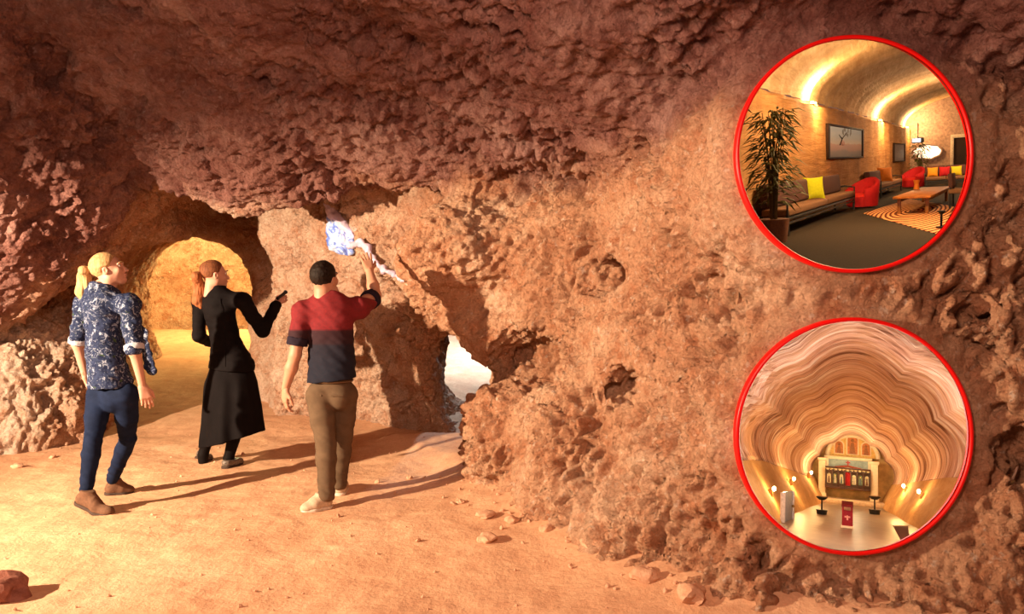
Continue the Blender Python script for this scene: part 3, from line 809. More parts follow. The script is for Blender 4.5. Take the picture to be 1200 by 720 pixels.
def dark_woman():
    D = 6.25
    pel = W(268, 432, 6.26); base = np.array([pel[0], 6.25, 0]); base[2] = gz(base)
    R = empty('person', base, 'person with auburn ponytail in black jacket and long skirt pointing a torch', 'person')
    ch = W(255, 341, 6.24); wst = W(264, 398, 6.25)
    shL, shR = W(235, 352, 6.34), W(284, 352, 6.17)
    elL, elR = W(233, 394, 6.30), W(308, 388, 6.20)
    wrL, wrR = W(246, 402, 6.52), W(324, 357, 6.38)
    fwd = unit((.62, .78, 0)); across = unit((.78, -.62, 0))
    hipL, hipR = W(258, 440, 6.31), W(280, 440, 6.22)
    ankL, ankR = W(238, 533, 6.36), W(268, 537, 6.27); kneeL, kneeR = W(252, 484, 6.36), W(281, 487, 6.24)
    hc = W(251, 322, 6.22); hf = unit((.80, .60, .03)); hu = unit((-.04, 0, 1))
    hm, P, A = head(hc, hf, hu, 1.0)
    B = Field(); fl = (fwd, .72)
    B.cone(shL, shR, .05, .05, .04).cone(ch-np.array((0, 0, .10)), wst, .112, .09, .05, fl).cone(wst, pel, .085, .06, .05, (fwd, .7)).cone(ch+np.array((0, 0, .02)), ch-np.array((0, 0, .08)), .045, .06, .04)
    for s_, e, w in ((shL, elL, wrL), (shR, elR, wrR)): B.chain([s_, e, w], [.043, .034, .023], .02)
    for a in ((hipL, kneeL, ankL), (hipR, kneeR, ankR)): B.ops += leg_field(*a, (.030, .030, .026), .02).ops
    hd = unit(W(332, 343, 6.46)-wrR)
    hR = hand(wrR, hd, np.array((-.25, .45, -.85)), -1, .95, .95, .04, .55); hL = hand(wrL, (.55, .8, .15), np.array((.8, -.5, 0)), 1, .5, .95)
    put('body', join(B.mesh(.007), hm, hR, hL), M_SKIN, R)
    face_bits(P, A, 1.0, R, M_LIP, plain('auburn_brow', (.10, .04, .02), .8), M_IRIS)
    H = Field(); H.ell(P(0, -.016, .034), (.080, .098, .086), A, .01)
    H.clip(P(0, .045, .050), A@np.array((0, .85, -.5)), .02).clip(P(0, -.02, -.060), A@np.array((0, .35, -1)), .03)
    H.ell(P(.085, -.006, -.03), (.03, .034, .042), A, .012, cut=True).ell(P(-.085, -.006, -.03), (.03, .034, .042), A, .012, cut=True)
    hair = put('hair', H.mesh(.005, noise=lambda v: noise3((v-hc)@A, (26, 7, 60), 331)*.003), M_AUBURN, R)
    T = Field(); T.chain([P(0, -.100, .0), P(0, -.140, -.010), W(234, 336, 6.22), W(232, 352, 6.20), W(235, 361, 6.2)], [.018, .032, .046, .042, .012], .03)
    t_ = put('ponytail', T.mesh(.005, noise=lambda v: noise3(v, (55, 55, 9), 332)*.007), M_AUB_TAIL, R); t_.parent = hair
    tie = put_mb(MB().tube([P(0, -.096, .001), P(0, -.116, -.004)], .023, 12), 'hair_tie', M_BLACKCLOTH, R); tie.parent = hair
    # jacket
    S = Field()
    S.cone(shL, shR, .066, .066, .05).cone(ch-np.array((0, 0, .10)), wst, .150, .124, .05, (fwd, .78)).cone(wst, W(271, 430, 6.26), .124, .212, .05, (fwd, .80))
    S.cone(ch+np.array((0, 0, .015)), ch-np.array((0, 0, .06)), .055, .08, .04)
    S.chain([shL, elL, wrL], [.064, .050, .040], .025).chain([shR, elR, wrR-unit(wrR-elR)*.012], [.064, .052, .044], .025)
    S.clip(W(272, 433, 6.25), (-.06, .0, -1), .005).clip(ch+np.array((0, 0, .035)), (.1, .25, 1), .006)
    S.clip(wrR-unit(wrR-elR)*.005, unit(wrR-elR), .004) if False else None
    jk = put('jacket', S.mesh(.006, noise=lambda v: noise3(v, (10, 10, 22), 341)*.008+noise3(v, (22, 22, 40), 342)*.003), M_BLACKCLOTH, R)
    C = Field()
    for k in range(14):
        pt = lambda q: ch+np.array((0, 0, .030))+(across*math.cos(q)+fwd*math.sin(q))*.054
        C.cone(pt(k/14*5.8-.5), pt((k+1)/14*5.8-.5), .012, .012, .01)
    put('collar', C.mesh(.005), M_BLACKCLOTH, R).parent = jk
    seam = MB(); seam.tube([W(258, 350, 6.11), W(262, 380, 6.115), W(264, 400, 6.13), W(264, 430, 6.08)], .003, 6); put_mb(seam, 'back_seam', M_BLACKCLOTH, R).parent = jk
    # skirt: flares a little, deeper on the right
    top, hem = W(270, 415, 6.26), W(274, 512, 6.27)
    def skirt(Pp):
        z = Pp[..., 2]; t = np.clip((top[2]-z)/(top[2]-hem[2]), -.1, 1.1)
        cx = top[0]+(hem[0]-top[0])*t; cy = 6.26
        rx = .128+.060*np.minimum(t*3, 1)+.058*t; ry = .125+.02*np.minimum(t*3, 1)+.075*t
        a = np.arctan2(Pp[..., 1]-cy, Pp[..., 0]-cx); fo = 1+.045*t*np.sin(a*7+1.3)+.03*t*np.sin(a*11)
        d = (np.hypot((Pp[..., 0]-cx)/rx, (Pp[..., 1]-cy)/ry)/fo-1)*.14
        zz = hem[2]+.055*np.clip((Pp[..., 0]-hem[0])/.2, -1, 1)*1.0-0.01
        return np.maximum(np.maximum(d, (zz-z)*.9), (z-top[2])*.9)
    K = Field().fn(skirt, (top[0]-.32, 5.95, hem[2]-.09), (top[0]+.36, 6.58, top[2]+.05))
    put('skirt', K.mesh(.007, noise=lambda v: noise3(v, (12, 12, 5), 351)*.009), M_BLACKCLOTH, R)
    for hip, kn, an in ((hipL, kneeL, ankL), (hipR, kneeR, ankR)):
        L = Field().chain([kn, kn*.7+an*.3, an, an-np.array((0, 0, .05))], [.056, .060, .040, .040], .02); put('stocking', L.mesh(.006), M_STOCK, R)
    shoe(W(229, 0, 6.38)[:2], W(249, 0, 6.52)[:2], gz(W(240, 0, 6.44))-.004, R, (M_GREYSHOE, M_SOLE, M_LACE), .07, .042, pitch=.35, slip=True)
    shoe(W(262, 0, 6.16)[:2], W(284, 0, 6.36)[:2], gz(W(272, 0, 6.25))-.004, R, (M_GREYSHOE, M_SOLE, M_LACE), .07, .042, slip=True)
    # the torch in her hand
    tp = wrR+hd*.080+np.array((.012, -.01, .016)); td = unit(W(404, 286, 7.2)-tp)
    tor = empty('pocket_torch', tp, 'small black torch held up in the hand of the person in black', 'torch')
    o = Vector(td)
    MB().cyl(-o*.060, o*.035, .013, seg=20).build('barrel', M_BLACKPLAST, tor)
    MB().cyl(o*.030, o*.052, .012, .016, 20).cyl(o*.052, o*.058, .018, .018, 20).build('torch_head', M_BLACKPLAST, tor)
    MB().cyl(o*.0575, o*.0590, .0125, seg=20).build('lens', glow('torch_lens', (.8, .9, 1), 6), tor)
    MB().ball((0, 0, .011), .004, sub=2).build('switch', plain('grey_rubber', (.1, .1, .1)), tor)
    lamp('SPOT', 'torch_beam', tp+td*.07, TORCH_W, (.66, .78, 1.0), .01, W(404, 284, 7.2), 11, .8)
    return R

def man():
    pel = W(389, 456, 5.30); base = np.array([pel[0], 5.28, 0]); base[2] = gz(base)
    R = empty('person', base, 'dark-haired person in maroon and navy T-shirt raising a hand towards the opal', 'person')
    ch = W(386, 346, 5.28); wst = W(389, 418, 5.30)
    shL, shR = W(355, 365, 5.24), W(420, 361, 5.34)
    elL, elR = W(346, 416, 5.22), W(440, 347, 5.58)
    wrL, wrR = W(335, 454, 5.27), W(433, 318, 5.66)
    fwd = unit((.10, 1, 0)); across = unit((1, -.10, 0))
    hipL, hipR = W(374, 464, 5.27), W(404, 463, 5.33)
    kneeL, kneeR = W(382, 520, 5.16), W(401, 516, 5.36)
    ankL, ankR = W(383, 580, 5.08), W(397, 568, 5.38)
    hc = W(380, 327, 5.26); hf = unit((.30, .93, .16)); hu = unit((.0, -.05, 1))
    hm, P, A = head(hc, hf, hu, 1.04, True)
    B = Field()
    B.cone(shL, shR, .060, .060, .04).cone(ch-np.array((0, 0, .12)), wst, .145, .120, .05, (fwd, .70)).cone(wst, pel, .115, .10, .05, (fwd, .7)).cone(ch+np.array((0, 0, .03)), ch-np.array((0, 0, .08)), .058, .075, .04)
    B.chain([shL, shL*.5+elL*.5, elL, elL*.6+wrL*.4, wrL], [.056, .050, .040, .042, .028], .02).chain([shR, shR*.5+elR*.5, elR, elR*.6+wrR*.4, wrR], [.056, .050, .041, .043, .028], .02)
    for a in ((hipL, kneeL, ankL), (hipR, kneeR, ankR)): B.ops += leg_field(*a, (.066, .042, .030), .02).ops
    hR = hand(wrR, W(428, 297, 5.76)-wrR, np.array((-.35, .9, .2)), -1, .16, 1.05, .16, .8)
    hL = hand(wrL, W(333, 477, 5.30)-wrL, np.array((.75, .65, 0)), 1, .42, 1.05, .14, .75)
    put('body', join(B.mesh(.007), hm, hR, hL), M_SKIN_M, R)
    face_bits(P, A, 1.04, R, M_LIP, M_DARKHAIR, M_IRIS)
    H = Field(); H.ell(P(0, -.014, .034), (.083, .101, .094), A, .01)
    H.clip(P(0, .062, .045), A@np.array((0, .9, -.35)), .015).clip(P(0, -.03, -.070), A@np.array((0, .15, -1)), .02)
    for sx in (-1, 1): H.ell(P(.085*sx, .004, -.035), (.03, .032, .045), A, .01, cut=True)
    put('hair', H.mesh(.005, noise=lambda v: noise3(v, 45, 361)*.004+noise3(v, (90, 90, 60), 362)*.002), M_DARKHAIR, R)
    # T-shirt: maroon yoke, dark body
    t = NT('maroon_navy_jersey'); v = t.obj(); sx = t.n('ShaderNodeSeparateXYZ'); t.l(v, sx.inputs[0])
    mr = t.n('ShaderNodeMapRange'); mr.inputs['From Min'].default_value = W(0, 430, 5.28)[2]-base[2]; mr.inputs['From Max'].default_value = W(0, 345, 5.28)[2]-base[2]; t.l(sx.outputs[2], mr.inputs[0])
    c = t.ramp(mr.outputs[0], [(.0, (.007, .009, .019)), (.30, (.010, .009, .017)), (.335, (.024, .009, .013)), (.50, (.030, .009, .013)), (.535, (.16, .012, .016)), (1, (.19, .015, .017))])
    c = t.mix(t.ramp(t.noise(60, 3, .6, v), [(.35, (.0, .0, .0)), (.75, (.35, .35, .35))]), c, (.02, .01, .015))
    M_T = t.out(c, .85, t.bump(t.noise(420, 2, .5, v), .2, .002), .2)
    S = Field()
    S.cone(shL, shR, .072, .070, .05).cone(ch-np.array((0, 0, .12)), wst, .166, .148, .05, (fwd, .74)).cone(wst, pel+np.array((0, 0, -.03)), .150, .184, .05, (fwd, .80)).cone(ch+np.array((0, 0, .0)), ch-np.array((0, 0, .07)), .066, .10, .04)
    slL = shL*.42+elL*.58; slR = shR*.42+elR*.58
    S.chain([shL, slL], [.072, .068], .03).chain([shR, slR], [.072, .068], .03)
    S.clip(W(390, 446, 5.28), (.10, 0, -1), .005).clip(ch+np.array((0, 0, .022)), (.05, .30, 1), .006)
    wrk = lambda v: (noise3(v@np.array([[.8, 0, .6], [0, 1, 0], [-.6, 0, .8]], np.float32), (7, 7, 24), 371)*.010+noise3(v, (18, 18, 30), 372)*.003).astype(np.float32)
    ts = put('t_shirt', S.mesh(.006, noise=wrk), M_T, R)
    for e, s_ in ((slL, shL), (slR, shR)):
        dd = unit(e-s_); C = Field().cone(e+dd*.01, e+dd*.062, .074, .071, .01).clip(e+dd*.062, dd, .003).clip(e+dd*.008, -dd, .003)
        put('sleeve_band', C.mesh(.005, noise=folds(.004, (20, 20, 20), 5)), cloth_mat('navy_jersey', (.020, .014, .022)), R, 'dark navy sleeve end').parent = ts
    # trousers
    J = Field(); J.cone(hipL, hipR, .084, .084, .04).cone(pel, pel+np.array((0, 0, .09)), .125, .125, .04, (fwd, .80))
    bum = pel-fwd*.03; J.ell(bum+across*.06-np.array((0, 0, .05)), (.082, .080, .095), None, .03).ell(bum-across*.06-np.array((0, 0, .05)), (.082, .080, .095), None, .03)
    for a in ((hipL, kneeL, ankL), (hipR, kneeR, ankR)): J.ops += leg_field(*a, (.090, .066, .054), .02).ops
    J.clip(np.array((0, 0, gz(base)+.05)), (0, 0, -1), .005)
    def jw(v):
        zz = v[:, 2]; am = .004+.006*np.exp(-((zz-kneeL[2])/.10)**2)+.009*np.exp(-((zz-ankL[2]-.03)/.07)**2)
        return noise3(v@np.array([[.9, 0, .4], [0, 1, 0], [-.4, 0, .9]], np.float32), (9, 9, 30), 381)*am
    tr = put('trousers', J.mesh(.006, noise=jw), M_KHAKI, R)
    for sgn in (-1, 1):
        m = MB(); c0 = pel-fwd*.112+across*.072*sgn+np.array((0, 0, -.03)); m.box(c0, (.085, .006, .012), (0, 0, -.1+.25*sgn), .002)
        put_mb(m, 'pocket_welt', M_KHAKI, R).parent = tr
    bt = MB(); bt.tube([pel+np.array((0, 0, .06))+(across*math.cos(a)*.138+fwd*math.sin(a)*.112) for a in np.linspace(0, 6.1, 26)], .012, 6); put_mb(bt, 'belt', plain('belt_leather', (.09, .045, .02), .5), R).parent = tr
    shoe(W(388, 0, 5.12)[:2], W(352, 0, 5.00)[:2], gz(W(370, 0, 5.05))-.004, R, (M_BEIGESHOE, M_WHITESOLE, M_BEIGESHOE), .095, .044)
    shoe(W(398, 0, 5.36)[:2], W(402, 0, 5.62)[:2], gz(W(400, 0, 5.48))-.004, R, (M_BEIGESHOE, M_WHITESOLE, M_BEIGESHOE), .095, .044)
    return R
TORCH_W = 60
blonde(); dark_woman(); man()
# ------------------------------------------------------------------ rooms seen through the two round openings
EYEP = Vector((0, 0, EYE))
def ray(px, py): return Vector(((px-600)/900, 1, (339-py)/900))
class Room:
    """a room with its own level floor; y runs down its length from the opening, x across, z up"""
    def __init__(s, px, py):
        f = ray(px, py).normalized(); r = f.cross(Vector((0, 0, 1))).normalized(); u = r.cross(f)
        s.R = Matrix((r, f, u)).transposed(); s.M = Matrix.Translation(EYEP) @ s.R.to_4x4()
    def hit(s, px, py, n, p0):
        d = s.R.transposed() @ ray(px, py); n = Vector(n); return d*(n.dot(Vector(p0))/n.dot(d))
    def floor(s, px, py, z): return s.hit(px, py, (0, 0, 1), (0, 0, z))
    def thing(s, name, p, label, cat, rz=0.0, group=None):
        o = empty(name, (0, 0, 0), label, cat, group)
        o.matrix_world = s.M @ Matrix.Translation(p) @ Matrix.Rotation(rz, 4, 'Z'); return o
    def struct(s, mb, name, mat, label, smooth=True):
        o = mb.build(name, mat, None, smooth); o.matrix_world = s.M; return tag(o, label, None, None, 'structure')
    def lamp(s, *a, **k):
        o = lamp(*a, **k); o.location = s.M @ Vector(a[2]); return o

def grid_mesh(name, rows, mat, closed=False):
    """rows: array (n, m, 3)"""
    n, m = rows.shape[:2]; idx = np.arange(n*m).reshape(n, m)
    q = np.stack([idx[:-1, :-1], idx[1:, :-1], idx[1:, 1:], idx[:-1, 1:]], -1).reshape(-1, 4)
    return mesh_np(name, rows.reshape(-1, 3), q, mat)

def ring_frame(cx, cz, label):
    t = empty('round_frame', (cx, RING_Y-.02, cz), label, 'frame', 'red round frames set in the rock')
    n = 128; pr = [(.511, .012), (.511, .006), (.514, .001), (.525, .001), (.529, .006), (.529, .06)]
    rows = np.array([[(r*math.cos(a), y, r*math.sin(a)) for a in np.linspace(0, 2*math.pi, n)] for r, y in pr])
    o = grid_mesh('rim', rows, M_RED); o.parent = t
    return t
t = NT('red_enamel'); M_RED = t.out(rgb(226, 12, 8), .35, None, .4)
def reveal(cx, cz, y1, name, mat):
    """the sleeve that leads from the frame through the rock to the room"""
    rows = []
    for y in np.linspace(RING_Y-.01, y1, 4):
        k = y/RING_Y; r = .512*k*(1+.03*(y-RING_Y)); c = (cx*k, EYE+(cz-EYE)*k)
        rows.append([(c[0]+r*math.cos(a), y, c[1]+r*math.sin(a)) for a in np.linspace(0, 2*math.pi, 73)])
    o = grid_mesh(name, np.array(rows), mat); tag(o, 'short sleeve cut through the rock behind a round frame', None, None, 'structure')

ring_frame(*RINGS[0], 'upper red round frame opening onto the carpeted lounge')
ring_frame(*RINGS[1], 'lower red round frame opening onto the ribbed chapel')

# ---- the lounge
def cut_rock(name, c0, c1, c2, sc, bstr=.5):
    t = NT(name); v = t.obj(); g = t.obj(sc)
    c = t.ramp(t.noise(1.0, 6, .7, g, .4), [(.30, c0), (.5, c1), (.70, c2)])
    c = t.mix(t.ramp(t.noise(2.2, 5, .6, v), [(.42, (0, 0, 0)), (.7, (.55, .55, .55))]), c, tuple(x*.55 for x in c0))
    return t.out(c, .85, t.bump(t.noise(1.6, 6, .75, g, .3), bstr, .03), .2)
M_LWALL = cut_rock('cut_sandstone', (.34, .145, .040), (.52, .25, .08), (.64, .35, .13), (9, 1.3, 22), .9)
M_LCEIL = cut_rock('cut_ceiling', (.46, .27, .12), (.62, .42, .22), (.74, .54, .32), (16, 1.6, 16), .8)
M_LEND = plain('grey_render', (.36, .24, .19), .9, grain=.2, scale=20)
M_CARPET = plain('brown_carpet', (.036, .025, .015), .98, .1, grain=.15, scale=90, bump=.4)
LG = Room(1000, 188); LZ = -.525; WD = Vector((.144, .9896, 0)).normalized(); WN = Vector((WD.y, -WD.x, 0))
LP0 = LG.floor(925, 277, LZ) - WN*.26                       # foot of the long wall, behind the first sofa
def lg_wall(px, py, off=0.0): return LG.hit(px, py, WN, LP0+WN*off)
def lounge():
    L0, L1 = -1.3, 12.4
    o3 = lambda x, s, z: LP0+WN*x+WD*(s+.62*max(x-.9, 0)*max(0, 1-(s-L0)/4))+Vector((0, 0, z-LZ))
    # long wall up to the light ledge, the ledge, the vault, the far side
    m = MB(); n = 40
    prof = [(0, LZ), (0, .0), (0, .56), (-.10, .565), (-.10, .62)]
    S = np.linspace(L0, L1, 120)
    wall = np.array([[tuple(o3(x+.012*math.sin(s*9+z*3), s, z)) for x, z in prof] for s in S])
    o = grid_mesh('wall_lounge', wall, M_LWALL); o.matrix_world = LG.M; tag(o, 'long machine-cut sandstone wall behind the sofas', None, None, 'structure')
    arc = [(-.10+1.55*(1-math.cos(a)), .62+.60*math.sin(a)) for a in np.linspace(0, math.pi*.93, 30)]
    ceil = np.array([[tuple(o3(x+.012*math.cos(s*15), s, z+.012*(abs(math.sin(s*2.6))))) for x, z in arc] for s in np.linspace(L0-.75, L1, 160)])
    o = grid_mesh('ceiling_lounge', ceil, M_LCEIL); o.matrix_world = LG.M; tag(o, 'vaulted ceiling of pale cut sandstone over the lounge', None, None, 'structure')
    m = MB().poly([o3(3.0, L0, LZ), o3(3.0, L1, LZ), o3(3.0, L1, .75), o3(3.0, L0, .75)], [(0, 1, 2, 3)]); LG.struct(m, 'wall_lounge_far', M_LWALL, 'opposite wall of the lounge')
    m = MB().poly([o3(-.2, L0, LZ), o3(.45, L0-.30, LZ), o3(.75, L0-.68, LZ), o3(1.3, L0-.78, LZ), o3(3.1, L0, LZ), o3(3.1, L1, LZ), o3(-.2, L1, LZ)], [(0, 1, 2, 3, 4, 5, 6)]); LG.struct(m, 'floor_lounge', M_CARPET, 'dark brown carpet of the lounge')
    m = MB().poly([o3(-.3, L1-.01, LZ), o3(3.1, L1-.01, LZ), o3(3.1, L1-.01, 1.3), o3(-.3, L1-.01, 1.3)], [(0, 1, 2, 3)]); LG.struct(m, 'wall_lounge_end', M_LEND, 'dull end wall of the lounge')
    m = MB().poly([o3(-.15, L0, LZ), o3(.24, L0, LZ), o3(.24, L0, .9), o3(-.15, L0, .9)], [(0, 1, 2, 3)]); LG.struct(m, 'trim_4', M_LWALL, 'short return of sandstone wall at the near end of the lounge')
    reveal(*RINGS[0], 3.95, 'trim_1', M_LCEIL)
    end = o3(0, L1-.02, LZ); 
    def lg_end(px, py): return LG.hit(px, py, WD, end)
    yaw = math.atan2(WD.y, WD.x)
    # wall lights on the ledge
    for i, (px, py) in enumerate(((957, 124), (1034, 142), (1065, 153))):
        p = lg_wall(px, py, .0); p.z = .56
        t = LG.thing('wall_light', p+WN*-.03, ('nearest wall light glowing on the ledge of the lounge', 'middle wall light glowing on the ledge of the lounge', 'farthest wall light glowing on the ledge of the lounge')[i], 'light', yaw, 'wall lights on the lounge ledge')
        w = (.17, .22, .22)[i]
        MB().box((0, 0, .012), (w*1.15, .05, .024), None, .004).build('lamp_tray', M_BRASS, t)
        MB().box((0, 0, .035), (w, .03, .022), None, .008).build('lamp_tube', glow('lamp_glow', (1.0, .78, .42), 14), t)
        LG.lamp('POINT', 'wall_light_glow', p+WN*.06+Vector((0, 0, .12)), (42, 56, 56)[i], (1.0, .62, .26), .05)
    LG.lamp('POINT', 'lounge_near_fill', o3(1.3, .4, .85), 190, (1.0, .68, .36), .15)  # added unseen fill light for the near end of the lounge
    LG.lamp('POINT', 'lounge_far_fill', o3(1.6, 7.5, .8), 130, (1.0, .70, .45), .15)  # added unseen fill light towards the far end
    # sofas
    def sofa(p, L, dp, sh, bh, rz, label, nb=2, detail=True):
        t = LG.thing('sofa', p, label, 'sofa', rz, 'brown sofas in the lounge')
        rl = .012
        for i, x in enumerate((.02, L-.02)):
            for y in (.015, dp-.015):
                MB().cyl((x, y, 0), (x, y, sh-.02), rl).build('leg', M_BLACK, t)
        MB().box((L/2, dp/2, sh-.045), (L, dp*.96, .022), None, .005).box((L/2, .012, sh-.075), (L, .014, .014)).build('seat_rail', M_BLACK, t)
        for x in (.0, L):
            MB().tube([(x, .012, sh-.05), (x, .012, sh+.07), (x, dp*.5, sh+.085), (x, dp, sh+.07)], .009, 6).build('armrest', M_BLACK, t)
        for k in range(nb):
            MB().box((L*(k+.5)/nb, dp*.47, sh+.0), (L/nb*.985, dp*.93, .06), None, .018, 3).build('seat_cushion', M_SOFA_SEAT, t)
            MB().box((L*(k+.5)/nb, dp-.035, (sh+.03+bh)/2), (L/nb*.97, .075, bh-sh-.03), (-.13, 0, 0), .022, 3).build('back_cushion', M_SOFA, t)
        return t
    f1 = LG.floor(925, 277, LZ)
    def cushion(p, w, rz, tilt, mat, label, name='cushion'):
        t = LG.thing(name, p, label, 'cushion', rz, 'scatter cushions in the lounge')
        bm = bmesh.new(); bmesh.ops.create_grid(bm, x_segments=10, y_segments=10, size=w/2)
        for v in bm.verts:
            x, y = v.co.x/(w/2), v.co.y/(w/2); v.co.x *= 1-.10*(1-y*y); v.co.y *= 1-.10*(1-x*x)
            v.co.z = .20*w*max(0, (1-x*x)*(1-y*y))**.5
        b2 = bm.copy(); bmesh.ops.scale(b2, vec=(1, 1, -1), verts=b2.verts); me = bpy.data.meshes.new('t'); b2.to_mesh(me); b2.free(); bm.from_mesh(me); bpy.data.meshes.remove(me)
        bmesh.ops.remove_doubles(bm, verts=bm.verts, dist=1e-5)
        bmesh.ops.transform(bm, matrix=Matrix.Translation((0, 0, w*.47)) @ Matrix.Rotation(math.pi/2-tilt, 4, 'X'), verts=bm.verts)
        m = MB(); m.bm.free(); m.bm = bm; m.build('cover', mat, t)
        return t
    L = 3.15; sofa(f1, L, .22, .17, .385, yaw, 'long brown sofa nearest the round frame, beside the leafy plant')
    def on(px, py, off, z):                                      # a point over the floor, in line with a pixel, at the given distance from the wall
        p = lg_wall(px, py, off); p.z = LZ+z; return p
    cushion(on(954, 235, .15, .203), .205, yaw-.80, .20, M_LIME, 'lime green cushion on the nearest brown sofa')
    f2 = f1+WD*5.4; sofa(f2, 2.6, .22, .16, .36, yaw, 'second brown sofa against the wall, between the two red armchairs')
    q = f2+WD*1.2-WN*.10; q.z = LZ+.19; cushion(q, .22, yaw-1.0, .22, M_ORANGE, 'orange cushion on the second brown sofa')
    f3 = LG.floor(1084, 221, LZ)+Vector((0, 0, 0)); sofa(f3, .60, .30, .15, .35, -.03, 'far brown sofa facing the round frame, carrying three cushions')
    for k, (mat, lb) in enumerate(((M_YELLOW, 'orange-yellow cushion at the left end of the far sofa'), (M_REDC, 'red cushion in the middle of the far sofa'), (M_LIME2, 'yellow cushion to the right on the far sofa'))):
        cushion(f3+Vector((.115+.17*k, .12, .185)), .155, -.03+.06*k, .18, mat, lb)
    # red tub armchairs
    def armchair(p, rz, w, label):
        t = LG.thing('armchair', p, label, 'armchair', rz, 'red tub armchairs in the lounge')
        h = w*.98; r = w/2
        MB().cyl((0, 0, .015), (0, 0, w*.36), r*.86, r*.90, 28).build('base', M_REDC, t)
        prf = []
        for a in np.linspace(-.72*math.pi, .72*math.pi, 26):
            top = h*(.62+.38*math.cos(a*.62)**2); c = Vector((math.sin(a), math.cos(a), 0))
            ro, ri = r, r*.70
            prf.append([tuple(c*ro*.93+Vector((0, 0, .02))), tuple(c*ro+Vector((0, 0, top*.6))), tuple(c*ro*1.04+Vector((0, 0, top*.94))), tuple(c*(ro+ri)*.52+Vector((0, 0, top))), tuple(c*ri+Vector((0, 0, top*.93))), tuple(c*ri*1.02+Vector((0, 0, w*.36)))])
        o = grid_mesh('tub_back', np.array(prf), M_REDC); o.parent = t
        for row in (prf[0], prf[-1]): MB().poly(row, [tuple(range(6))]).build('arm_front', M_REDC2, t, False)
        MB().cyl((0, -.03, w*.36), (0, -.03, w*.47), r*.74, r*.70, 26).build('seat_cushion', M_REDC2, t)
        return t
    p = f1+WD*3.42+WN*.03
    armchair(p, -.75, .34, 'nearest red tub armchair, at the end of the first sofa')
    p = LG.floor(1070, 220, LZ); armchair(p, -.75, .36, 'far red tub armchair, beyond the second sofa')
    # rug, table
    rc = [LG.floor(*c, LZ+.004) for c in ((1012, 250), (1066, 233), (1119, 242), (1101, 275))]
    cen = sum(rc, Vector())/4; t = LG.thing('rug', (cen.x, cen.y, LZ), 'rug with orange and brown swirling rings under the coffee table', 'rug', yaw)
    inv = Matrix.Rotation(-yaw, 3, 'Z')
    pts = [inv @ (c-Vector((cen.x, cen.y, LZ))) for c in rc]
    MB().poly([tuple(c) for c in pts]+[(c.x, c.y, 0) for c in pts], [(0, 1, 2, 3), (0, 1, 5, 4), (1, 2, 6, 5), (2, 3, 7, 6), (3, 0, 4, 7)]).build('pile', M_RUG, t, False)
    t = LG.thing('coffee_table', LG.floor(1047, 252, LZ)+Vector((.02, .0, .004)), 'low wooden coffee table standing on the ringed rug', 'table', yaw-.03)
    TL, TW, TH = 2.05, .27, .155
    MB().box((TL/2, -TW/2, TH), (TL*1.06, TW*1.15, .022), None, .006).build('table_top', M_WOOD, t)
    for x in (.06, TL-.06):
        for y in (-.02, -TW+.02): MB().box((x, y, TH/2-.005), (.045, .028, TH-.012), None, .003).build('leg', M_WOOD2, t)
    MB().box((TL/2, -.02, TH-.03), (TL*.95, .012, .03)).box((TL/2, -TW+.02, TH-.03), (TL*.95, .012, .03)).build('apron', M_WOOD2, t)
    tp = LG.floor(1074, 222, LZ+TH+.016)
    t = LG.thing('vase', tp, 'small orange glass vase on the far end of the coffee table', 'vase')
    MB().cyl((0, 0, 0), (0, 0, .06), .030, .022, 18).cyl((0, 0, .06), (0, 0, .10), .022, .034, 18).build('body', M_ORANGE, t)
    # framed pictures
    def picture(x0, x1, yt, yb, mat, label, extra=None):
        a = lg_wall(x0, (yt+yb)/2, .016); b = lg_wall(x1, (yt+yb)/2, .016); w = (b-a).length; c = (a+b)/2
        zt = lg_wall((x0+x1)/2, yt, .016).z; zb = lg_wall((x0+x1)/2, yb, .016).z; h = zt-zb
        t = LG.thing('framed_picture', Vector((c.x, c.y, zb)), label, 'picture', yaw, 'framed pictures on the lounge wall')
        fw = .045*w; fh = .022
        for nm, cc, d in (('frame_rail', (0, 0, fh/2), (w, .03, fh)), ('frame_rail', (0, 0, h-fh/2), (w, .03, fh)), ('frame_stile', (-w/2+fw/2, 0, h/2), (fw, .03, h)), ('frame_stile', (w/2-fw/2, 0, h/2), (fw, .03, h))):
            MB().box(cc, d, None, .004).build(nm, M_FRAME, t)
        o = MB().box((0, .004, h/2), (w-fw, .012, h-fh)).build('canvas', mat, t, False)
        return t, w, h
    def landscape():
        t = NT('painted_landscape'); tc = t.n('ShaderNodeTexCoord'); sx = t.n('ShaderNodeSeparateXYZ'); t.l(tc.outputs['Generated'], sx.inputs[0])
        nz = t.noise(3.0, 4, .6, tc.outputs['Generated']); ad = t.n('ShaderNodeMath', operation='MULTIPLY_ADD'); ad.inputs[1].default_value = .22; t.l(nz, ad.inputs[0]); t.l(sx.outputs[2], ad.inputs[2])
        c = t.ramp(ad.outputs[0], [(.12, (.045, .030, .020)), (.32, (.17, .10, .05)), (.38, (.35, .15, .05)), (.54, (.42, .19, .07)), (.57, (.44, .38, .26)), (.75, (.24, .29, .30)), (1.0, (.12, .20, .27))])
        return t.out(c, .5)
    t, w, h = picture(969, 1011, 148, 186, landscape(), 'wide framed desert landscape picture above the nearest sofa')
    m = MB(); m.tube([(-w*.20, -.004, h*.42), (-w*.13, -.004, h*.62), (-w*.02, -.004, h*.80)], .008, 5, .004).tube([(-w*.14, -.004, h*.6), (-w*.22, -.004, h*.72)], .006, 5, .003); m.build('painted_tree', M_FRAME, t)
    rnd = random.Random(5); m = MB()
    for k in range(16): m.ball((rnd.uniform(-.12, .12)*w, -.003, h*rnd.uniform(.72, .92)), rnd.uniform(.02, .035), (1.6, .06, 1), None, 1)
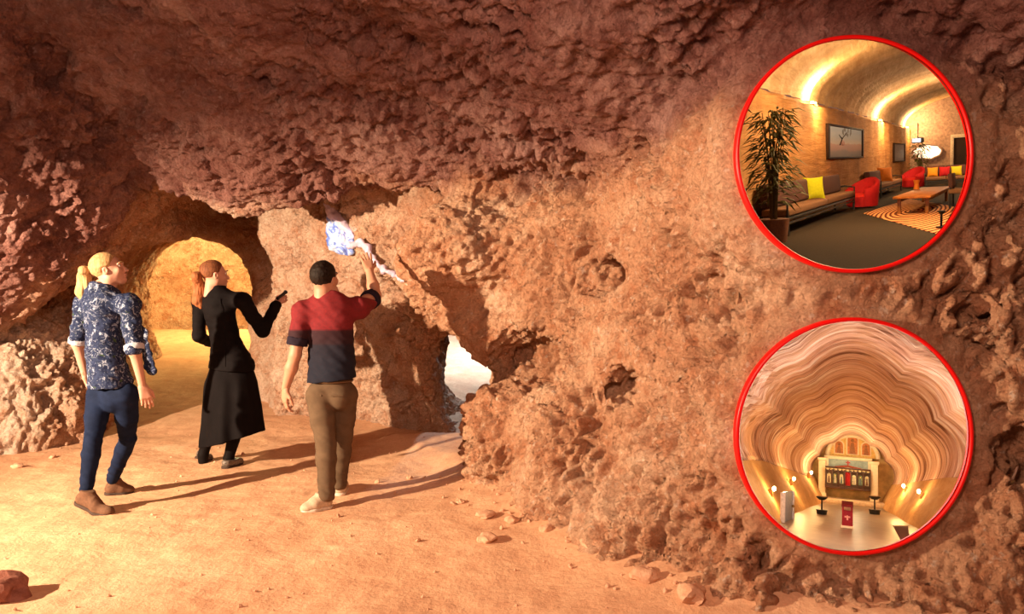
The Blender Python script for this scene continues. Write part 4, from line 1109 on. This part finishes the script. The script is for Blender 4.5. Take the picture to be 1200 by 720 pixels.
    o = m.build('painted_leaves', plain('painted_green', (.030, .034, .018), .6), t); o['kind'] = 'stuff'
    m = MB(); m.ball((-w*.12, -.002, h*.48), .06, (2.6, .05, .55), None, 2).build('painted_hill', plain('painted_ochre', (.40, .13, .045), .6), t)
    picture(1047, 1060, 168, 190, plain('sepia_print', (.12, .075, .04), .5, grain=.5, scale=26), 'small dark framed picture farther along the lounge wall')
    # plants
    def plant(p, h, n, spread, label, seed, planter):
        t = LG.thing('potted_plant', p, label, 'plant'); rnd = random.Random(seed)
        w = planter
        m = MB(); m.cyl((0, 0, 0), (0, 0, w*.8), w*.42, w*.52, 4 if w > .2 else 20); m.build('planter', M_PLANTER, t)
        MB().cyl((0, 0, w*.74), (0, 0, w*.78), w*.44, w*.46, 16).build('soil', plain('soil', (.03, .02, .012), .95), t)
        st = MB(); lf = MB()
        for k in range(max(4, n//14)):
            a = rnd.uniform(0, 6.28); top = Vector((math.cos(a)*spread*rnd.uniform(.1, .6), math.sin(a)*spread*rnd.uniform(.1, .6), h*rnd.uniform(.7, 1)))
            st.tube([(math.cos(a)*.02, math.sin(a)*.02, w*.7), (top.x*.4, top.y*.4, h*.55), tuple(top)], .004, 5, .002)
        for k in range(n):
            a = rnd.uniform(0, 6.28); r = spread*rnd.uniform(.05, .8); z = h*(.30+.70*rnd.random()**.8); l = rnd.uniform(.07, .13)*(h/.8)**.5; wd = l*.11
            b = Vector((math.cos(a)*r, math.sin(a)*r, z)); d = Vector((math.cos(a+rnd.uniform(-.9, .9)), math.sin(a+rnd.uniform(-.9, .9)), rnd.uniform(-.6, .35))).normalized()
            sd = d.cross(Vector((0, 0, 1))).normalized()*wd; up = sd.cross(d).normalized()*wd*.5; mid = b+d*l*.5+up; tip = b+d*l-Vector((0, 0, l*.25))
            lf.poly([tuple(b), tuple(mid+sd-up), tuple(tip), tuple(mid-sd-up), tuple(mid)], [(0, 1, 4), (1, 2, 4), (2, 3, 4), (3, 0, 4)])
        st.build('stems', plain('stem_brown', (.10, .07, .025), .7), t)['kind'] = 'stuff'; lf.build('leaves', M_LEAF, t)['kind'] = 'stuff'
        return t
    p = LG.floor(907, 284, LZ)
    plant(p, .90, 420, .17, 'tall leafy plant in a brown planter left of the nearest sofa', 3, .20)
    p = LG.floor(1077, 217, LZ); p.y -= .0; plant(p, .78, 240, .17, 'potted plant in the far corner between red armchair and far sofa', 4, .17)
    # far end: a lit opening, a doorway, a hanging screen
    c = lg_end(1087, 178); t = LG.thing('lit_alcove', c, 'bright white lit opening in the end wall behind the far plant', 'opening', yaw-math.pi/2)
    nn = 24; pts = [(math.cos(k/nn*6.283)*.26*(1+.10*math.sin(3*k)), -.015, math.sin(k/nn*6.283)*.15*(1+.08*math.cos(2*k))) for k in range(nn)]
    MB().poly(pts, [tuple(range(nn))]).build('lit_pane', glow('daylight', (1.0, .86, .68), 1.5), t, False)
    m = MB(); m.tube([(x*1.02, -.02, z*1.02) for x, _, z in pts]+[(pts[0][0]*1.02, -.02, pts[0][2]*1.02)], .022, 6).build('rough_edge', M_LEND, t)
    a, b = lg_end(1116, 160), lg_end(1133, 205)
    t = LG.thing('doorway', Vector((a.x, a.y, LZ)), 'white framed doorway at the right of the end wall', 'doorway', yaw-math.pi/2)
    hh, ww = a.z-LZ, .52
    MB().box((0, -.02, hh/2), (.06, .04, hh), None, .004).build('jamb', M_WHITEW, t); MB().box((ww, -.02, hh/2), (.06, .04, hh), None, .004).build('jamb', M_WHITEW, t); MB().box((ww/2, -.02, hh), (ww+.06, .04, .07), None, .004).build('lintel', M_WHITEW, t)
    MB().box((ww/2, -.006, hh/2), (ww-.05, .01, hh-.04)).build('dark_opening', plain('dark_void', (.035, .02, .016), .9), t, False)
    c = lg_end(1079, 165)-WD*.7; t = LG.thing('hanging_screen', c, 'small pale blue lit screen hung below the vault at the far end', 'screen', yaw-math.pi/2)
    MB().box((0, 0, 0), (.22, .05, .10), None, .01).build('case', M_BLACKPLAST, t); MB().box((-.02, -.03, 0), (.15, .01, .07), None, .003).build('lit_face', glow('blue_glow', (.65, .80, 1.0), 1.6), t); MB().cyl((0, 0, .05), (0, 0, .35), .008).build('hanger', M_BLACK, t)
    # right edge: a chair and a low stool half out of sight
    p = LG.floor(1130, 243, LZ); t = LG.thing('side_chair', p, 'dark brown side chair at the right edge of the upper round opening', 'chair', 1.35)
    for x in (-.11, .11):
        for y in (-.11, .11): MB().cyl((x, y, 0), (x, y, .15 if y < 0 else .33), .010).build('leg', M_BLACK, t)
    MB().box((0, 0, .165), (.25, .25, .05), None, .015).build('seat', M_SOFA_SEAT, t); MB().box((0, .11, .27), (.25, .04, .14), (-.1, 0, 0), .012).build('backrest', M_SOFA, t)
    p = LG.floor(1103, 268, LZ); p.z += .005; t = LG.thing('small_stand', p, 'small dark stand on the near corner of the ringed rug', 'stand')
    MB().cyl((0, 0, 0), (0, 0, .012), .035, seg=16).build('foot', M_BLACK, t); MB().cyl((0, 0, .01), (0, 0, .10), .008, seg=8).build('stem', M_BLACK, t); MB().cyl((0, 0, .10), (0, 0, .125), .014, .03, 12).build('cup', M_BLACK, t)
M_BRASS = plain('brass', (.42, .24, .08), .35, .5, .8); M_WHITEW = plain('white_wood', (.62, .52, .40), .6)
M_SOFA = plain('plum_brown_fabric', (.085, .038, .030), .9, .15, scale=120); M_SOFA_SEAT = plain('brown_fabric', (.17, .085, .042), .9, .15, scale=120)
M_LIME = plain('lime_fabric', (.50, .52, .015), .85, .15, grain=.06); M_LIME2 = plain('yellow_fabric', (.60, .46, .02), .85, .15, grain=.06); M_YELLOW = plain('amber_fabric', (.65, .27, .02), .85, .15, grain=.06)
M_ORANGE = plain('orange_fabric', (.60, .19, .025), .8, .2, grain=.06); M_REDC = plain('red_fabric', (.40, .012, .016), .8, .2, grain=.08); M_REDC2 = plain('bright_red_fabric', (.55, .022, .015), .8, .2, grain=.08)
M_WOOD = plain('honey_wood', (.36, .12, .018), .55, .25, grain=.2, scale=18); M_WOOD2 = plain('honey_wood_dark', (.26, .10, .022), .45, .4, grain=.2, scale=18)
M_FRAME = plain('dark_frame', (.030, .014, .008), .75, .1); M_PLANTER = plain('brown_planter', (.16, .062, .030), .7); M_LEAF = plain('leaf_green', (.12, .125, .030), .55, .3, grain=.3, scale=12)
def rug_mat():
    t = NT('ringed_rug'); v = t.obj((.42, 2.4, 1)); w = t.n('ShaderNodeTexWave', wave_type='RINGS', rings_direction='Z', i_Scale=3.6, i_Distortion=1.6, i_Detail=1.0); w.inputs['Detail Scale'].default_value = 1.2; t.l(v, w.inputs['Vector'])
    return t.out(t.ramp(w.outputs['Fac'], [(.40, (.11, .022, .008)), (.55, (.70, .34, .13))]), .95, None, .1)
M_RUG = rug_mat()
lounge()
# ---- the chapel: a ribbed tunnel seen through the lower opening
CH = Room(999, 535); CZ = -.46
def ch_f(px, py, z=0.0): return CH.floor(px, py, CZ+z)
def chapel():
    t = NT('ribbed_sandstone'); v = t.obj()
    g = t.obj((1.3, 34, 1.3)); gn = t.noise(1.0, 4, .7, g, .35)
    c = t.ramp(gn, [(.34, (.20, .085, .05)), (.43, (.50, .28, .20)), (.54, (.70, .46, .36)), (.63, (.88, .74, .66))])
    c = t.mix(t.ramp(t.noise(2.4, 4, .6, v), [(.45, (0, 0, 0)), (.70, (.6, .6, .6))]), c, (.58, .33, .16))
    m_rib = t.out(c, .85, t.bump(gn, .8, .03), .2)
    m_low = cut_rock('chapel_lower_rock', (.44, .22, .07), (.58, .33, .13), (.68, .44, .22), (7, 3, 7))
    Y0, Y1 = 3.95, 8.75
    half = [(.43, CZ), (.47, -.36), (.56, -.20), (.625, -.08)]
    lobes = [((.625, -.08), (.52, .30), .085), ((.52, .30), (.285, .535), .060), ((.285, .535), (-.285, .535), .17)]
    up = []
    for (a, b, bul) in lobes:
        n = 14 if bul < .1 else 26
        ax, az = a; bx, bz = b; L = math.hypot(bx-ax, bz-az); nx, nz = (bz-az)/L, -(bx-ax)/L
        for k in range(n):
            s = k/n; h = bul*4*s*(1-s); up.append((ax+(bx-ax)*s+nx*h, az+(bz-az)*s+nz*h))
    lob = up[:28]
    full = up+[(-x, z) for x, z in reversed(lob)]+[(-.625, -.08)]
    skew = lambda x, y: y+(.47*x if x > 0 else 3.2*max(-x-.42, 0))*math.exp(-max(y-Y0, 0)/.9)
    def sc(y): return 1.0+.10*math.exp(-(y-3.9)/.35) if y < 5.6 else 1-.43*sstep(5.6, 8.9, y)
    ys = np.linspace(Y0, Y1, 330)
    rows = []
    for i, y in enumerate(ys):
        k = sc(y); ph = y*13.0; saw = (ph-math.floor(ph)); amp = .012*(saw**1.5)+.004*math.sin(y*41)
        rows.append([((x*(1+amp/.5)+.004*math.sin(7*z+y*9))*k, skew(x, y), (z-CZ)*k*(1+amp/.8)+CZ) for x, z in full])
    o = grid_mesh('ceiling_chapel', np.array(rows), m_rib); o.matrix_world = CH.M; tag(o, 'lobed chapel vault scored with rings of cutting marks', None, None, 'structure')
    for sx, nm in ((1, 'wall_chapel_right'), (-1, 'wall_chapel_left')):
        rows = []
        for y in np.linspace(Y0, Y1, 120):
            k = sc(y); kk = k*(1-.10*sstep(5.5, 8.6, y)) if False else k
            rows.append([(sx*x*kk*(1+.02*math.sin(y*5+z*9)), skew(sx*x, y), (z-CZ)*k+CZ) for x, z in half])
        o = grid_mesh(nm, np.array(rows), m_low); o.matrix_world = CH.M; tag(o, 'lower chapel wall of smooth golden rock', None, None, 'structure')
    m_fl = plain('polished_earth', (.26, .185, .125), .38, .4, grain=.10, scale=14)
    CH.struct(MB().poly([(-.40, Y0+.02, CZ), (.42, Y0+.22, CZ), (.7, Y1, CZ), (-.7, Y1, CZ)], [(0, 1, 2, 3)]), 'floor_chapel', m_fl, 'smooth earthen floor of the chapel', False)
    CH.struct(MB().box((0, 8.55, CZ+.02), (1.0, .55, .04), None, .006), 'trim_3', plain('cream_step', (.66, .50, .34), .6), 'low cream step before the altar screen')
    reveal(*RINGS[1], 4.02, 'trim_2', plain('sleeve_rock', (.36, .20, .13), .9, grain=.2))
    zt = lambda py, y: CH.hit(999, py, (0, 1, 0), (0, y, 0)).z
    xt = lambda px, y: CH.hit(px, 535, (0, 1, 0), (0, y, 0)).x
    YE = 8.72
    # end wall with an arched head
    xs = xt(1034, YE); z0 = zt(536, YE); ztop = zt(511, YE)
    pts = [(-xs*1.5, YE, CZ), (xs*1.5, YE, CZ), (xs*1.5, YE, ztop+.3), (-xs*1.5, YE, ztop+.3)]
    CH.struct(MB().poly(pts, [(0, 1, 2, 3)]), 'wall_chapel_end', plain('golden_rock', (.60, .40, .17), .85, grain=.2, scale=12), 'golden rock end wall of the chapel', False)
    gold = plain('gilt_plaster', (.74, .48, .15), .6, grain=.12); cream = plain('cream_plaster', (.82, .70, .50), .6, grain=.05)
    ochre = plain('terracotta_paint', (.55, .20, .06), .6, grain=.2, scale=40)
    # arched relief of three painted niches
    t = CH.thing('arched_relief', (0, YE-.012, z0), 'golden arched relief with three painted niches above the altar screen', 'relief')
    n = 24; hh = ztop-z0
    arc = [(xs*.86*math.cos(a), 0, hh*math.sin(a)) for a in np.linspace(0, math.pi, n)]
    MB().poly([(x, 0, z) for x, _, z in arc]+[(x, -.03, z) for x, _, z in arc], [tuple(range(n, 2*n))]+[(i, i+1, n+i+1, n+i) for i in range(n-1)]).build('arch_panel', gold, t, False)
    m = MB().tube([(x, -.035, z) for x, _, z in arc], .022, 8); m.build('arch_moulding', cream, t)
    for cx, w, h in ((-.125, .085, .13), (0, .105, .20), (.125, .085, .13)):
        b = .025
        pl = [(cx+w/2*math.cos(a), -.034, b+h-w/2+w/2*math.sin(a)) for a in np.linspace(0, math.pi, 10)]+[(cx-w/2, -.034, b), (cx+w/2, -.034, b)]
        MB().poly(pl+[(x, -.030, z) for x, _, z in pl], [tuple(range(12))]).build('painted_niche', ochre, t, False)
        MB().tube([(x, -.036, z) for x, _, z in pl]+[(pl[0][0], -.036, pl[0][2])], .007, 6).build('niche_frame', cream, t)
        m = MB(); m.ball((cx, -.034, b+h*.70), w*.16, (1, .2, 1), None, 2).poly([(cx-w*.28, -.037, b+.004), (cx+w*.28, -.037, b+.004), (cx+w*.12, -.037, b+h*.58), (cx-w*.12, -.037, b+h*.58)], [(0, 1, 2, 3)]); m.build('painted_figure', plain('umber_paint', (.30, .12, .045), .6), t, False)['kind'] = 'stuff'
    # blue panel with a red cross over the screen
    y = YE-.10; xl, xr = xt(969, y), xt(1019, y); zb, ztp = zt(549, y), zt(538, y)
    t = CH.thing('painted_panel', ((xl+xr)/2, y, zb), 'wide pale blue painted panel with a small red cross above the screen', 'panel')
    w, h = xr-xl, ztp-zb
    MB().box((0, 0, h/2), (w, .02, h), None, .003).build('panel', plain('pale_blue_paint', (.34, .44, .45), .6, grain=.15, scale=20), t)
    for nm, c, d in (('frame_rail', (0, -.006, h), (w+.05, .04, .03)), ('frame_stile', (-w/2, -.006, h/2), (.03, .04, h)), ('frame_stile', (w/2, -.006, h/2), (.03, .04, h))): MB().box(c, d, None, .004).build(nm, cream, t)
    m = MB().box((0, -.016, h*.46), (.012, .01, h*.55)).box((0, -.016, h*.56), (.042, .01, .012)); m.build('cross', plain('red_paint', (.45, .04, .03), .5), t, False)
    # the altar screen
    y = YE-.22; xl, xr = xt(968, y), xt(1019.5, y); zb, zp = zt(574.5, y), zt(547, y); zf = zt(549.5, y); zl = zt(552.5, y)
    w = xr-xl; c = (xl+xr)/2
    t = CH.thing('altar_screen', (c, y, zb), 'dark wooden altar screen with pale icons and a red curtain at the chapel end', 'altar')
    H = zf-zb; dk = plain('dark_oak', (.075, .028, .014), .45, .4, grain=.25, scale=26); pale = plain('pale_icon', (.74, .66, .44), .5, grain=.30, scale=40); grn = plain('green_icon', (.20, .24, .12), .5, grain=.3, scale=34)
    MB().box((0, .02, H*.45), (w, .012, H*.9)).build('back_board', plain('back_board_wood', (.11, .06, .032), .6), t, False)  # one even brown behind the posts
    MB().box((0, 0, .012), (w, .05, .024), None, .003).build('bottom_rail', dk, t)
    MB().box((0, 0, H*.985), (w*1.02, .05, .016), None, .003).build('cornice', dk, t); MB().box((0, 0, H*.83), (w, .04, .012), None, .002).build('frieze_rail', dk, t)
    MB().box((0, .0, H*.16), (w, .035, .010), None, .002).build('lower_rail', dk, t)
    for k in range(8): MB().box((-w/2+w*k/7, -.004, H*.45), (.012, .045, H*.9), None, .002).build('post', dk, t)
    for k in range(11):
        MB().box((-w/2+w*(k+.5)/11, -.004, H*.905), (w/11*.66, .02, H*.085), None, .003).build('frieze_icon', plain('frieze_gilt', (.80, .66, .36), .4, .5), t)
    for k in (0, 1, 2, 4, 5, 6):
        cx = -w/2+w*(k+.5)/7; ww = w/7*.60; hb, ht = H*.24, H*.70
        pl = [(cx+ww/2*math.cos(a), 0, ht-ww/2+ww/2*math.sin(a)) for a in np.linspace(0, math.pi, 9)]+[(cx-ww/2, 0, hb), (cx+ww/2, 0, hb)]
        MB().poly(pl+[(x, .014, z) for x, _, z in pl], [tuple(range(11))]).build('icon_panel', grn if k in (1, 5) else pale, t, False)
        m = MB().ball((cx, -.003, ht-ww*.55), ww*.2, (1, .25, 1), None, 2); m.build('painted_halo', plain('gilt', (.75, .52, .12), .35, .5), t)
        m = MB().poly([(cx-ww*.30, -.004, hb+.004), (cx+ww*.30, -.004, hb+.004), (cx+ww*.13, -.004, ht-ww*.75), (cx-ww*.13, -.004, ht-ww*.75)], [(0, 1, 2, 3)]); m.build('painted_robe', plain('robe_paint_%d' % (k % 3), ((.16, .07, .03), (.52, .44, .34), (.10, .14, .16))[k % 3], .5), t, False)
    cm = []
    for x in np.linspace(-w/7*.62, w/7*.62, 26): cm.append([(x, -.010+.006*math.sin(x*210), z) for z in np.linspace(H*.18, H*.80, 6)])
    o = grid_mesh('curtain', np.array(cm), plain('red_velvet', (.36, .012, .014), .8)); o.parent = t
    pw = w*.30; m = MB().tube([(-pw, -.012, H*1.0), (-pw*.5, -.012, H*1.045), (0, -.012, H*1.10), (pw*.5, -.012, H*1.045), (pw, -.012, H*1.0)], .010, 6); m.build('pediment', plain('red_wood', (.28, .06, .03), .5), t)
    m = MB().poly([(-pw, -.004, H*.99), (pw, -.004, H*.99), (0, -.004, H*1.09)], [(0, 1, 2)]); m.build('pediment_panel', plain('pale_gilt', (.62, .52, .32), .5), t, False)
    # white side piers
    for px, lb in ((963.5, 'cream pier at the left of the altar screen'), (1024.5, 'cream pier at the right of the altar screen')):
        x = xt(px, y+.05); t = CH.thing('pier', (x, y+.05, CZ+.04), lb, 'pillar', 0, 'cream piers beside the altar screen')
        hz = zt(541, y)-CZ-.04
        MB().box((0, 0, hz/2), (.065, .06, hz), None, .006).build('shaft', cream, t); MB().box((0, 0, .02), (.08, .075, .04), None, .005).build('plinth', cream, t); MB().box((0, 0, hz), (.085, .08, .03), None, .005).build('capital', cream, t)
    # oval mat on the step
    p = CH.hit(994, 579, (0, 0, 1), (0, 0, CZ+.042)); t = CH.thing('oval_mat', p, 'small grey-purple oval mat on the step before the altar screen', 'mat')
    m = MB().cyl((0, 0, 0), (0, 0, .006), .075, seg=28); bmesh.ops.scale(m.bm, vec=(1, 1.6, 1), verts=m.bm.verts); m.build('mat_pile', plain('mauve_pile', (.24, .17, .17), .9), t)
    MB().tube([(.078*math.cos(a), .125*math.sin(a), .004) for a in np.linspace(0, 6.283, 30)], .005, 6).build('border', plain('dark_border', (.10, .06, .06), .9), t)
    # standing bowls either side
    for px, lb in ((963, 'left black standing candle bowl on the chapel floor'), (1025, 'right black standing candle bowl on the chapel floor')):
        p = ch_f(px, 603); t = CH.thing('candle_stand', p, lb, 'candle stand', 0, 'black candle stands in the chapel')
        s = p.y/985; hgt = 18*s
        MB().cyl((0, 0, 0), (0, 0, 5.0*s), 5.2*s, 6.2*s, 24).build('base_drum', M_BLACK, t); MB().cyl((0, 0, 4*s), (0, 0, hgt), .9*s, seg=10).build('stem', M_BLACK, t)
        MB().cyl((0, 0, hgt-2*s), (0, 0, hgt+.5*s), 3*s, 6.0*s, 24).cyl((0, 0, hgt+.5*s), (0, 0, hgt+1.6*s), 6.2*s, seg=24).build('bowl', M_BLACK, t)
        MB().cyl((0, 0, hgt+1.6*s), (0, 0, hgt+2.1*s), 5.4*s, seg=24).build('sand', plain('tray_sand', (.30, .19, .10), .9), t)
    # red lectern
    p = ch_f(993, 619); s = p.y/985; t = CH.thing('lectern', p, 'red lectern draped in cloth standing in the middle of the chapel floor', 'lectern')
    hgt = 25*s; wd = 11.5*s
    MB().box((0, .05, hgt/2), (wd, .09, hgt), None, .006).build('body', plain('crimson_cloth', (.26, .008, .022), .75), t)
    MB().box((0, .05, hgt+.004), (wd*1.06, .105, .010), (.25, 0, 0), .003).build('sloped_top', plain('dark_crimson', (.15, .008, .014), .6), t)
    MB().box((0, .0, hgt*.84), (wd*.62, .006, hgt*.14), None, .002).build('icon', plain('brown_icon', (.30, .15, .07), .5), t)
    MB().box((0, .0, hgt*.44), (.010, .006, hgt*.20)).box((0, .0, hgt*.48), (.034, .006, .010)).build('cross', plain('pink_thread', (.70, .30, .28), .6), t, False)
    MB().box((0, .03, .006), (wd*1.14, .13, .012), None, .003).build('base_board', cream, t)
    # wall lamps, along both walls
    def wx(y, z, sx):
        hx = [h[0] for h in half]; hz = [h[1] for h in half]; k = sc(y); return sx*np.interp((z-CZ)/k+CZ, hz, hx)*k
    lampmat = glow('candle_glow', (1.0, .74, .34), 22)
    for sx, y, py, e, lb in ((-1, 8.1, 561, 3.5, 'wall lamp on the left chapel wall nearest the altar screen'), (-1, 6.9, 571, 5, 'second wall lamp on the left chapel wall'), (-1, 5.6, 586, 7, 'nearest wall lamp on the left chapel wall'),
                             (1, 7.5, 567, 5, 'wall lamp on the right chapel wall nearest the altar screen'), (1, 6.7, 572, 3, 'second wall lamp on the right chapel wall'), (1, 4.85, 604, 9, 'nearest wall lamp glowing at the right edge of the chapel')):
        z = zt(py, y); x = wx(y, z, sx)-sx*.035
        t = CH.thing('wall_lamp', (x, y, z), lb, 'lamp', 0, 'wall lamps in the chapel')
        MB().box((sx*.022, 0, -.01), (.03, .03, .05), None, .005).build('bracket', M_BRASS, t); MB().ball((0, 0, .02), .013, (1, 1, 1.3), None, 2).build('bulb', lampmat, t)
        CH.lamp('POINT', 'wall_lamp_glow', (x-sx*.05, y, z+.02), e, (1.0, .58, .20), .03)
    CH.lamp('POINT', 'altar_bulb', (0, YE-.55, zt(541, YE-.5)+.05), 5, (1.0, .78, .42), .06)
    CH.lamp('POINT', 'vault_bulb', (.0, 4.7, .05), 15, (1.0, .84, .70), .2)
    # left: a pale blue door; right: a dark red mat
    a = ch_f(934, 612); z1 = zt(584, a.y)-CZ
    t = CH.thing('side_door', Vector((wx(a.y, CZ+.06, -1)+.05, a.y, CZ)), 'pale blue and white side door at the left of the chapel', 'door', 1.47)
    MB().box((.0, 0, z1/2), (.34, .018, z1), None, .003).build('leaf', plain('blue_grey_paint', (.30, .34, .44), .5), t)
    for x in (-.17, .17): MB().box((x, -.004, z1/2), (.022, .03, z1), None, .003).build('jamb', plain('white_paint', (.72, .68, .66), .5), t)
    MB().ball((.12, -.02, z1*.48), .010, sub=2).build('knob', M_BRASS, t)
    a = [ch_f(*c, .003) for c in ((1047, 617), (1064, 617), (1066, 632), (1056, 634))]; cen = sum(a, Vector())/4
    t = CH.thing('floor_mat', Vector((cen.x, cen.y, CZ)), 'dark red mat on the floor at the right of the chapel', 'mat')
    pts = [c-Vector((cen.x, cen.y, CZ)) for c in a]
    MB().poly([tuple(c) for c in pts]+[(c.x, c.y, 0) for c in pts], [(0, 1, 2, 3), (0, 1, 5, 4), (1, 2, 6, 5), (2, 3, 7, 6), (3, 0, 4, 7)]).build('pile', plain('dark_red_pile', (.10, .018, .018), .95), t, False)
    MB().tube([tuple(pts[0]), tuple(pts[1])], .006, 6).build('edge', cream, t)
chapel()
# ------------------------------------------------------------------ opal seam, loose stones
def rock_hit(px, py, y0=3.0, y1=9.5):
    ys = np.linspace(y0, y1, 700); P = np.stack([(px-600)/900*ys, ys, EYE+(339-py)/900*ys], 1)
    f = cave_field(P); i = int(np.argmax(f < 0)); return P[i]
def opal():
    pts = [(383, 238), (388, 250), (395, 262), (402, 276), (408, 288), (400, 293)]
    path = [rock_hit(*p) for p in pts]
    c = rock_hit(403, 284); R = empty('opal_seam', c, 'glowing blue-white opal seam in the lit rock above the raised hand', 'opal')
    t = NT('precious_opal'); v = t.obj(); n1 = t.noise(9, 4, .6, v, 1.0)
    col = t.ramp(n1, [(.30, (.06, .09, .42)), (.44, (.22, .34, .82)), (.54, (.72, .84, .98)), (.62, (.30, .38, .85)), (.75, (.12, .12, .45))])
    m = t.out(col, .12, t.bump(n1, .4, .02), .6); t.b.inputs['Coat Weight'].default_value = .5
    t2 = NT('pale_potch'); v2 = t2.obj(); m2 = t2.out(t2.ramp(t2.noise(12, 4, .6, v2), [(.3, (.40, .30, .42)), (.7, (.62, .52, .64))]), .3, None, .5)
    def seam(px_pts, rad, mat, name):
        F = Field(); P = [rock_hit(*p) for p in px_pts]; P = [p+np.array((0, -.05, 0)) for p in P]
        for i in range(len(P)-1): F.cone(P[i], P[i+1], rad[i], rad[i+1], .04, ((0, 1, 0), .55))
        return put(name, F.mesh(.008, noise=lambda v: noise3(v, 16, 401)*.020+noise3(v, 40, 402)*.006), mat, R)
    seam([(389, 252), (395, 266), (401, 281), (408, 290)], [.035, .085, .130, .085], m, 'opal_face')
    seam([(384, 240), (392, 252), (402, 262), (414, 278)], [.03, .045, .04, .03], m2, 'pale_rim')
    seam([(408, 289), (422, 285), (432, 292), (437, 304), (450, 316), (464, 322), (474, 330)], [.030, .028, .026, .024, .022, .018, .010], m2, 'pale_vein')
opal()

def stones():
    spots = [  # px, py, size, label
        (571, 634, .055, 'pale round stone on the sand near the foot of the right wall'),
        (3, 700, .125, 'large dark red rock at the bottom left corner of the floor'),
        (570, 606, .050, 'flat clod on the sand below the buttress, above the pale round stone'),
        (600, 612, .045, 'angular clod beside the rubble at the foot of the buttress'),
        (480, 561, .028, 'small pale stone on the sand to the right of the khaki trousers'),
        (756, 678, .060, 'stone at the foot of the right wall below the hollows'),
        (690, 640, .050, 'stone half way along the foot of the right wall'),
        (640, 622, .040, 'crumbly stone lying between the buttress and the right wall'),
        (20, 548, .045, 'pale clod on the sand just below the left rock mound'),
        (62, 537, .035, 'small clod on the sand right of the foot of the left mound'),
        (810, 700, .075, 'broken block at the foot of the right wall by the bottom edge'),
        (540, 590, .030, 'small stone at the left tip of the buttress'),
    ]
    for i, (px, py, s, lb) in enumerate(spots):
        d = EYE*900/(py-339)
        for _ in range(8):
            x = (px-600)/900*d; z = floor_h(x, d); d = (EYE-z)*900/(py-339)
        bm = bmesh.new(); bmesh.ops.create_icosphere(bm, subdivisions=3, radius=1)
        P = np.array([v.co[:] for v in bm.verts], np.float32)
        f1, f2, cid = cells3(P, 1.3, 500+i)
        r = 1+noise3(P+i*7, 1.2, 501)*.35+(cid-.5)*.25-f1*.15
        rnd = random.Random(i); sx, sy, sz = rnd.uniform(.9, 1.35), rnd.uniform(.8, 1.1), rnd.uniform(.55, .75)
        for v, k in zip(bm.verts, r): v.co = Vector((v.co.x*sx, v.co.y*sy, v.co.z*sz))*float(k)*s
        mb = MB(); mb.bm.free(); mb.bm = bm
        o = mb.build('loose_stone', M_STONE_D if i == 1 else M_STONE, None, True, .5)
        o.location = (x, d, z+s*.22); o.rotation_euler = (0, 0, rnd.uniform(0, 6)); tag(o, lb, 'stone', 'loose stones on the cave floor')
def stone_mat(nm, a, b):
    t = NT(nm); v = t.obj(); n = t.noise(22, 5, .7, v); return t.out(t.ramp(n, [(.3, a), (.7, b)]), .92, t.bump(n, .6, .015), .15)
M_STONE = stone_mat('loose_sandstone', (.46, .23, .13), (.66, .40, .26)); M_STONE_D = stone_mat('loose_mudstone', (.18, .06, .04), (.34, .14, .10))
stones()

def pebbles():
    rnd = random.Random(9); bm = bmesh.new()
    for k in range(190):
        y = rnd.uniform(3.4, 7.6); x = rnd.uniform(-.72*y, min(.5, 2.2-.33*y)); r = rnd.uniform(.004, .012)*(1+.9*(rnd.random() > .9))
        if k % 3 == 0: y = rnd.uniform(3.5, 5.8); x = float(np.interp(y, [3.4, 4.3, 5.7], [.95, .45, -.35]))-abs(rnd.gauss(.05, .22)); r *= 1.3
        b = bmesh.ops.create_icosphere(bm, subdivisions=1, radius=r, matrix=Matrix.Translation((x, y, floor_h(x, y)+r*.3)) @ Euler((rnd.uniform(0, 6), rnd.uniform(0, 6), 0)).to_matrix().to_4x4() @ Matrix.Diagonal((rnd.uniform(.7, 1.5), rnd.uniform(.7, 1.3), rnd.uniform(.5, .9), 1)))
    m = MB(); m.bm.free(); m.bm = bm; o = m.build('pebbles', M_STONE, None, False); tag(o, 'small pebbles and crumbs strewn over the orange sand', 'pebbles', None, 'stuff')
pebbles()
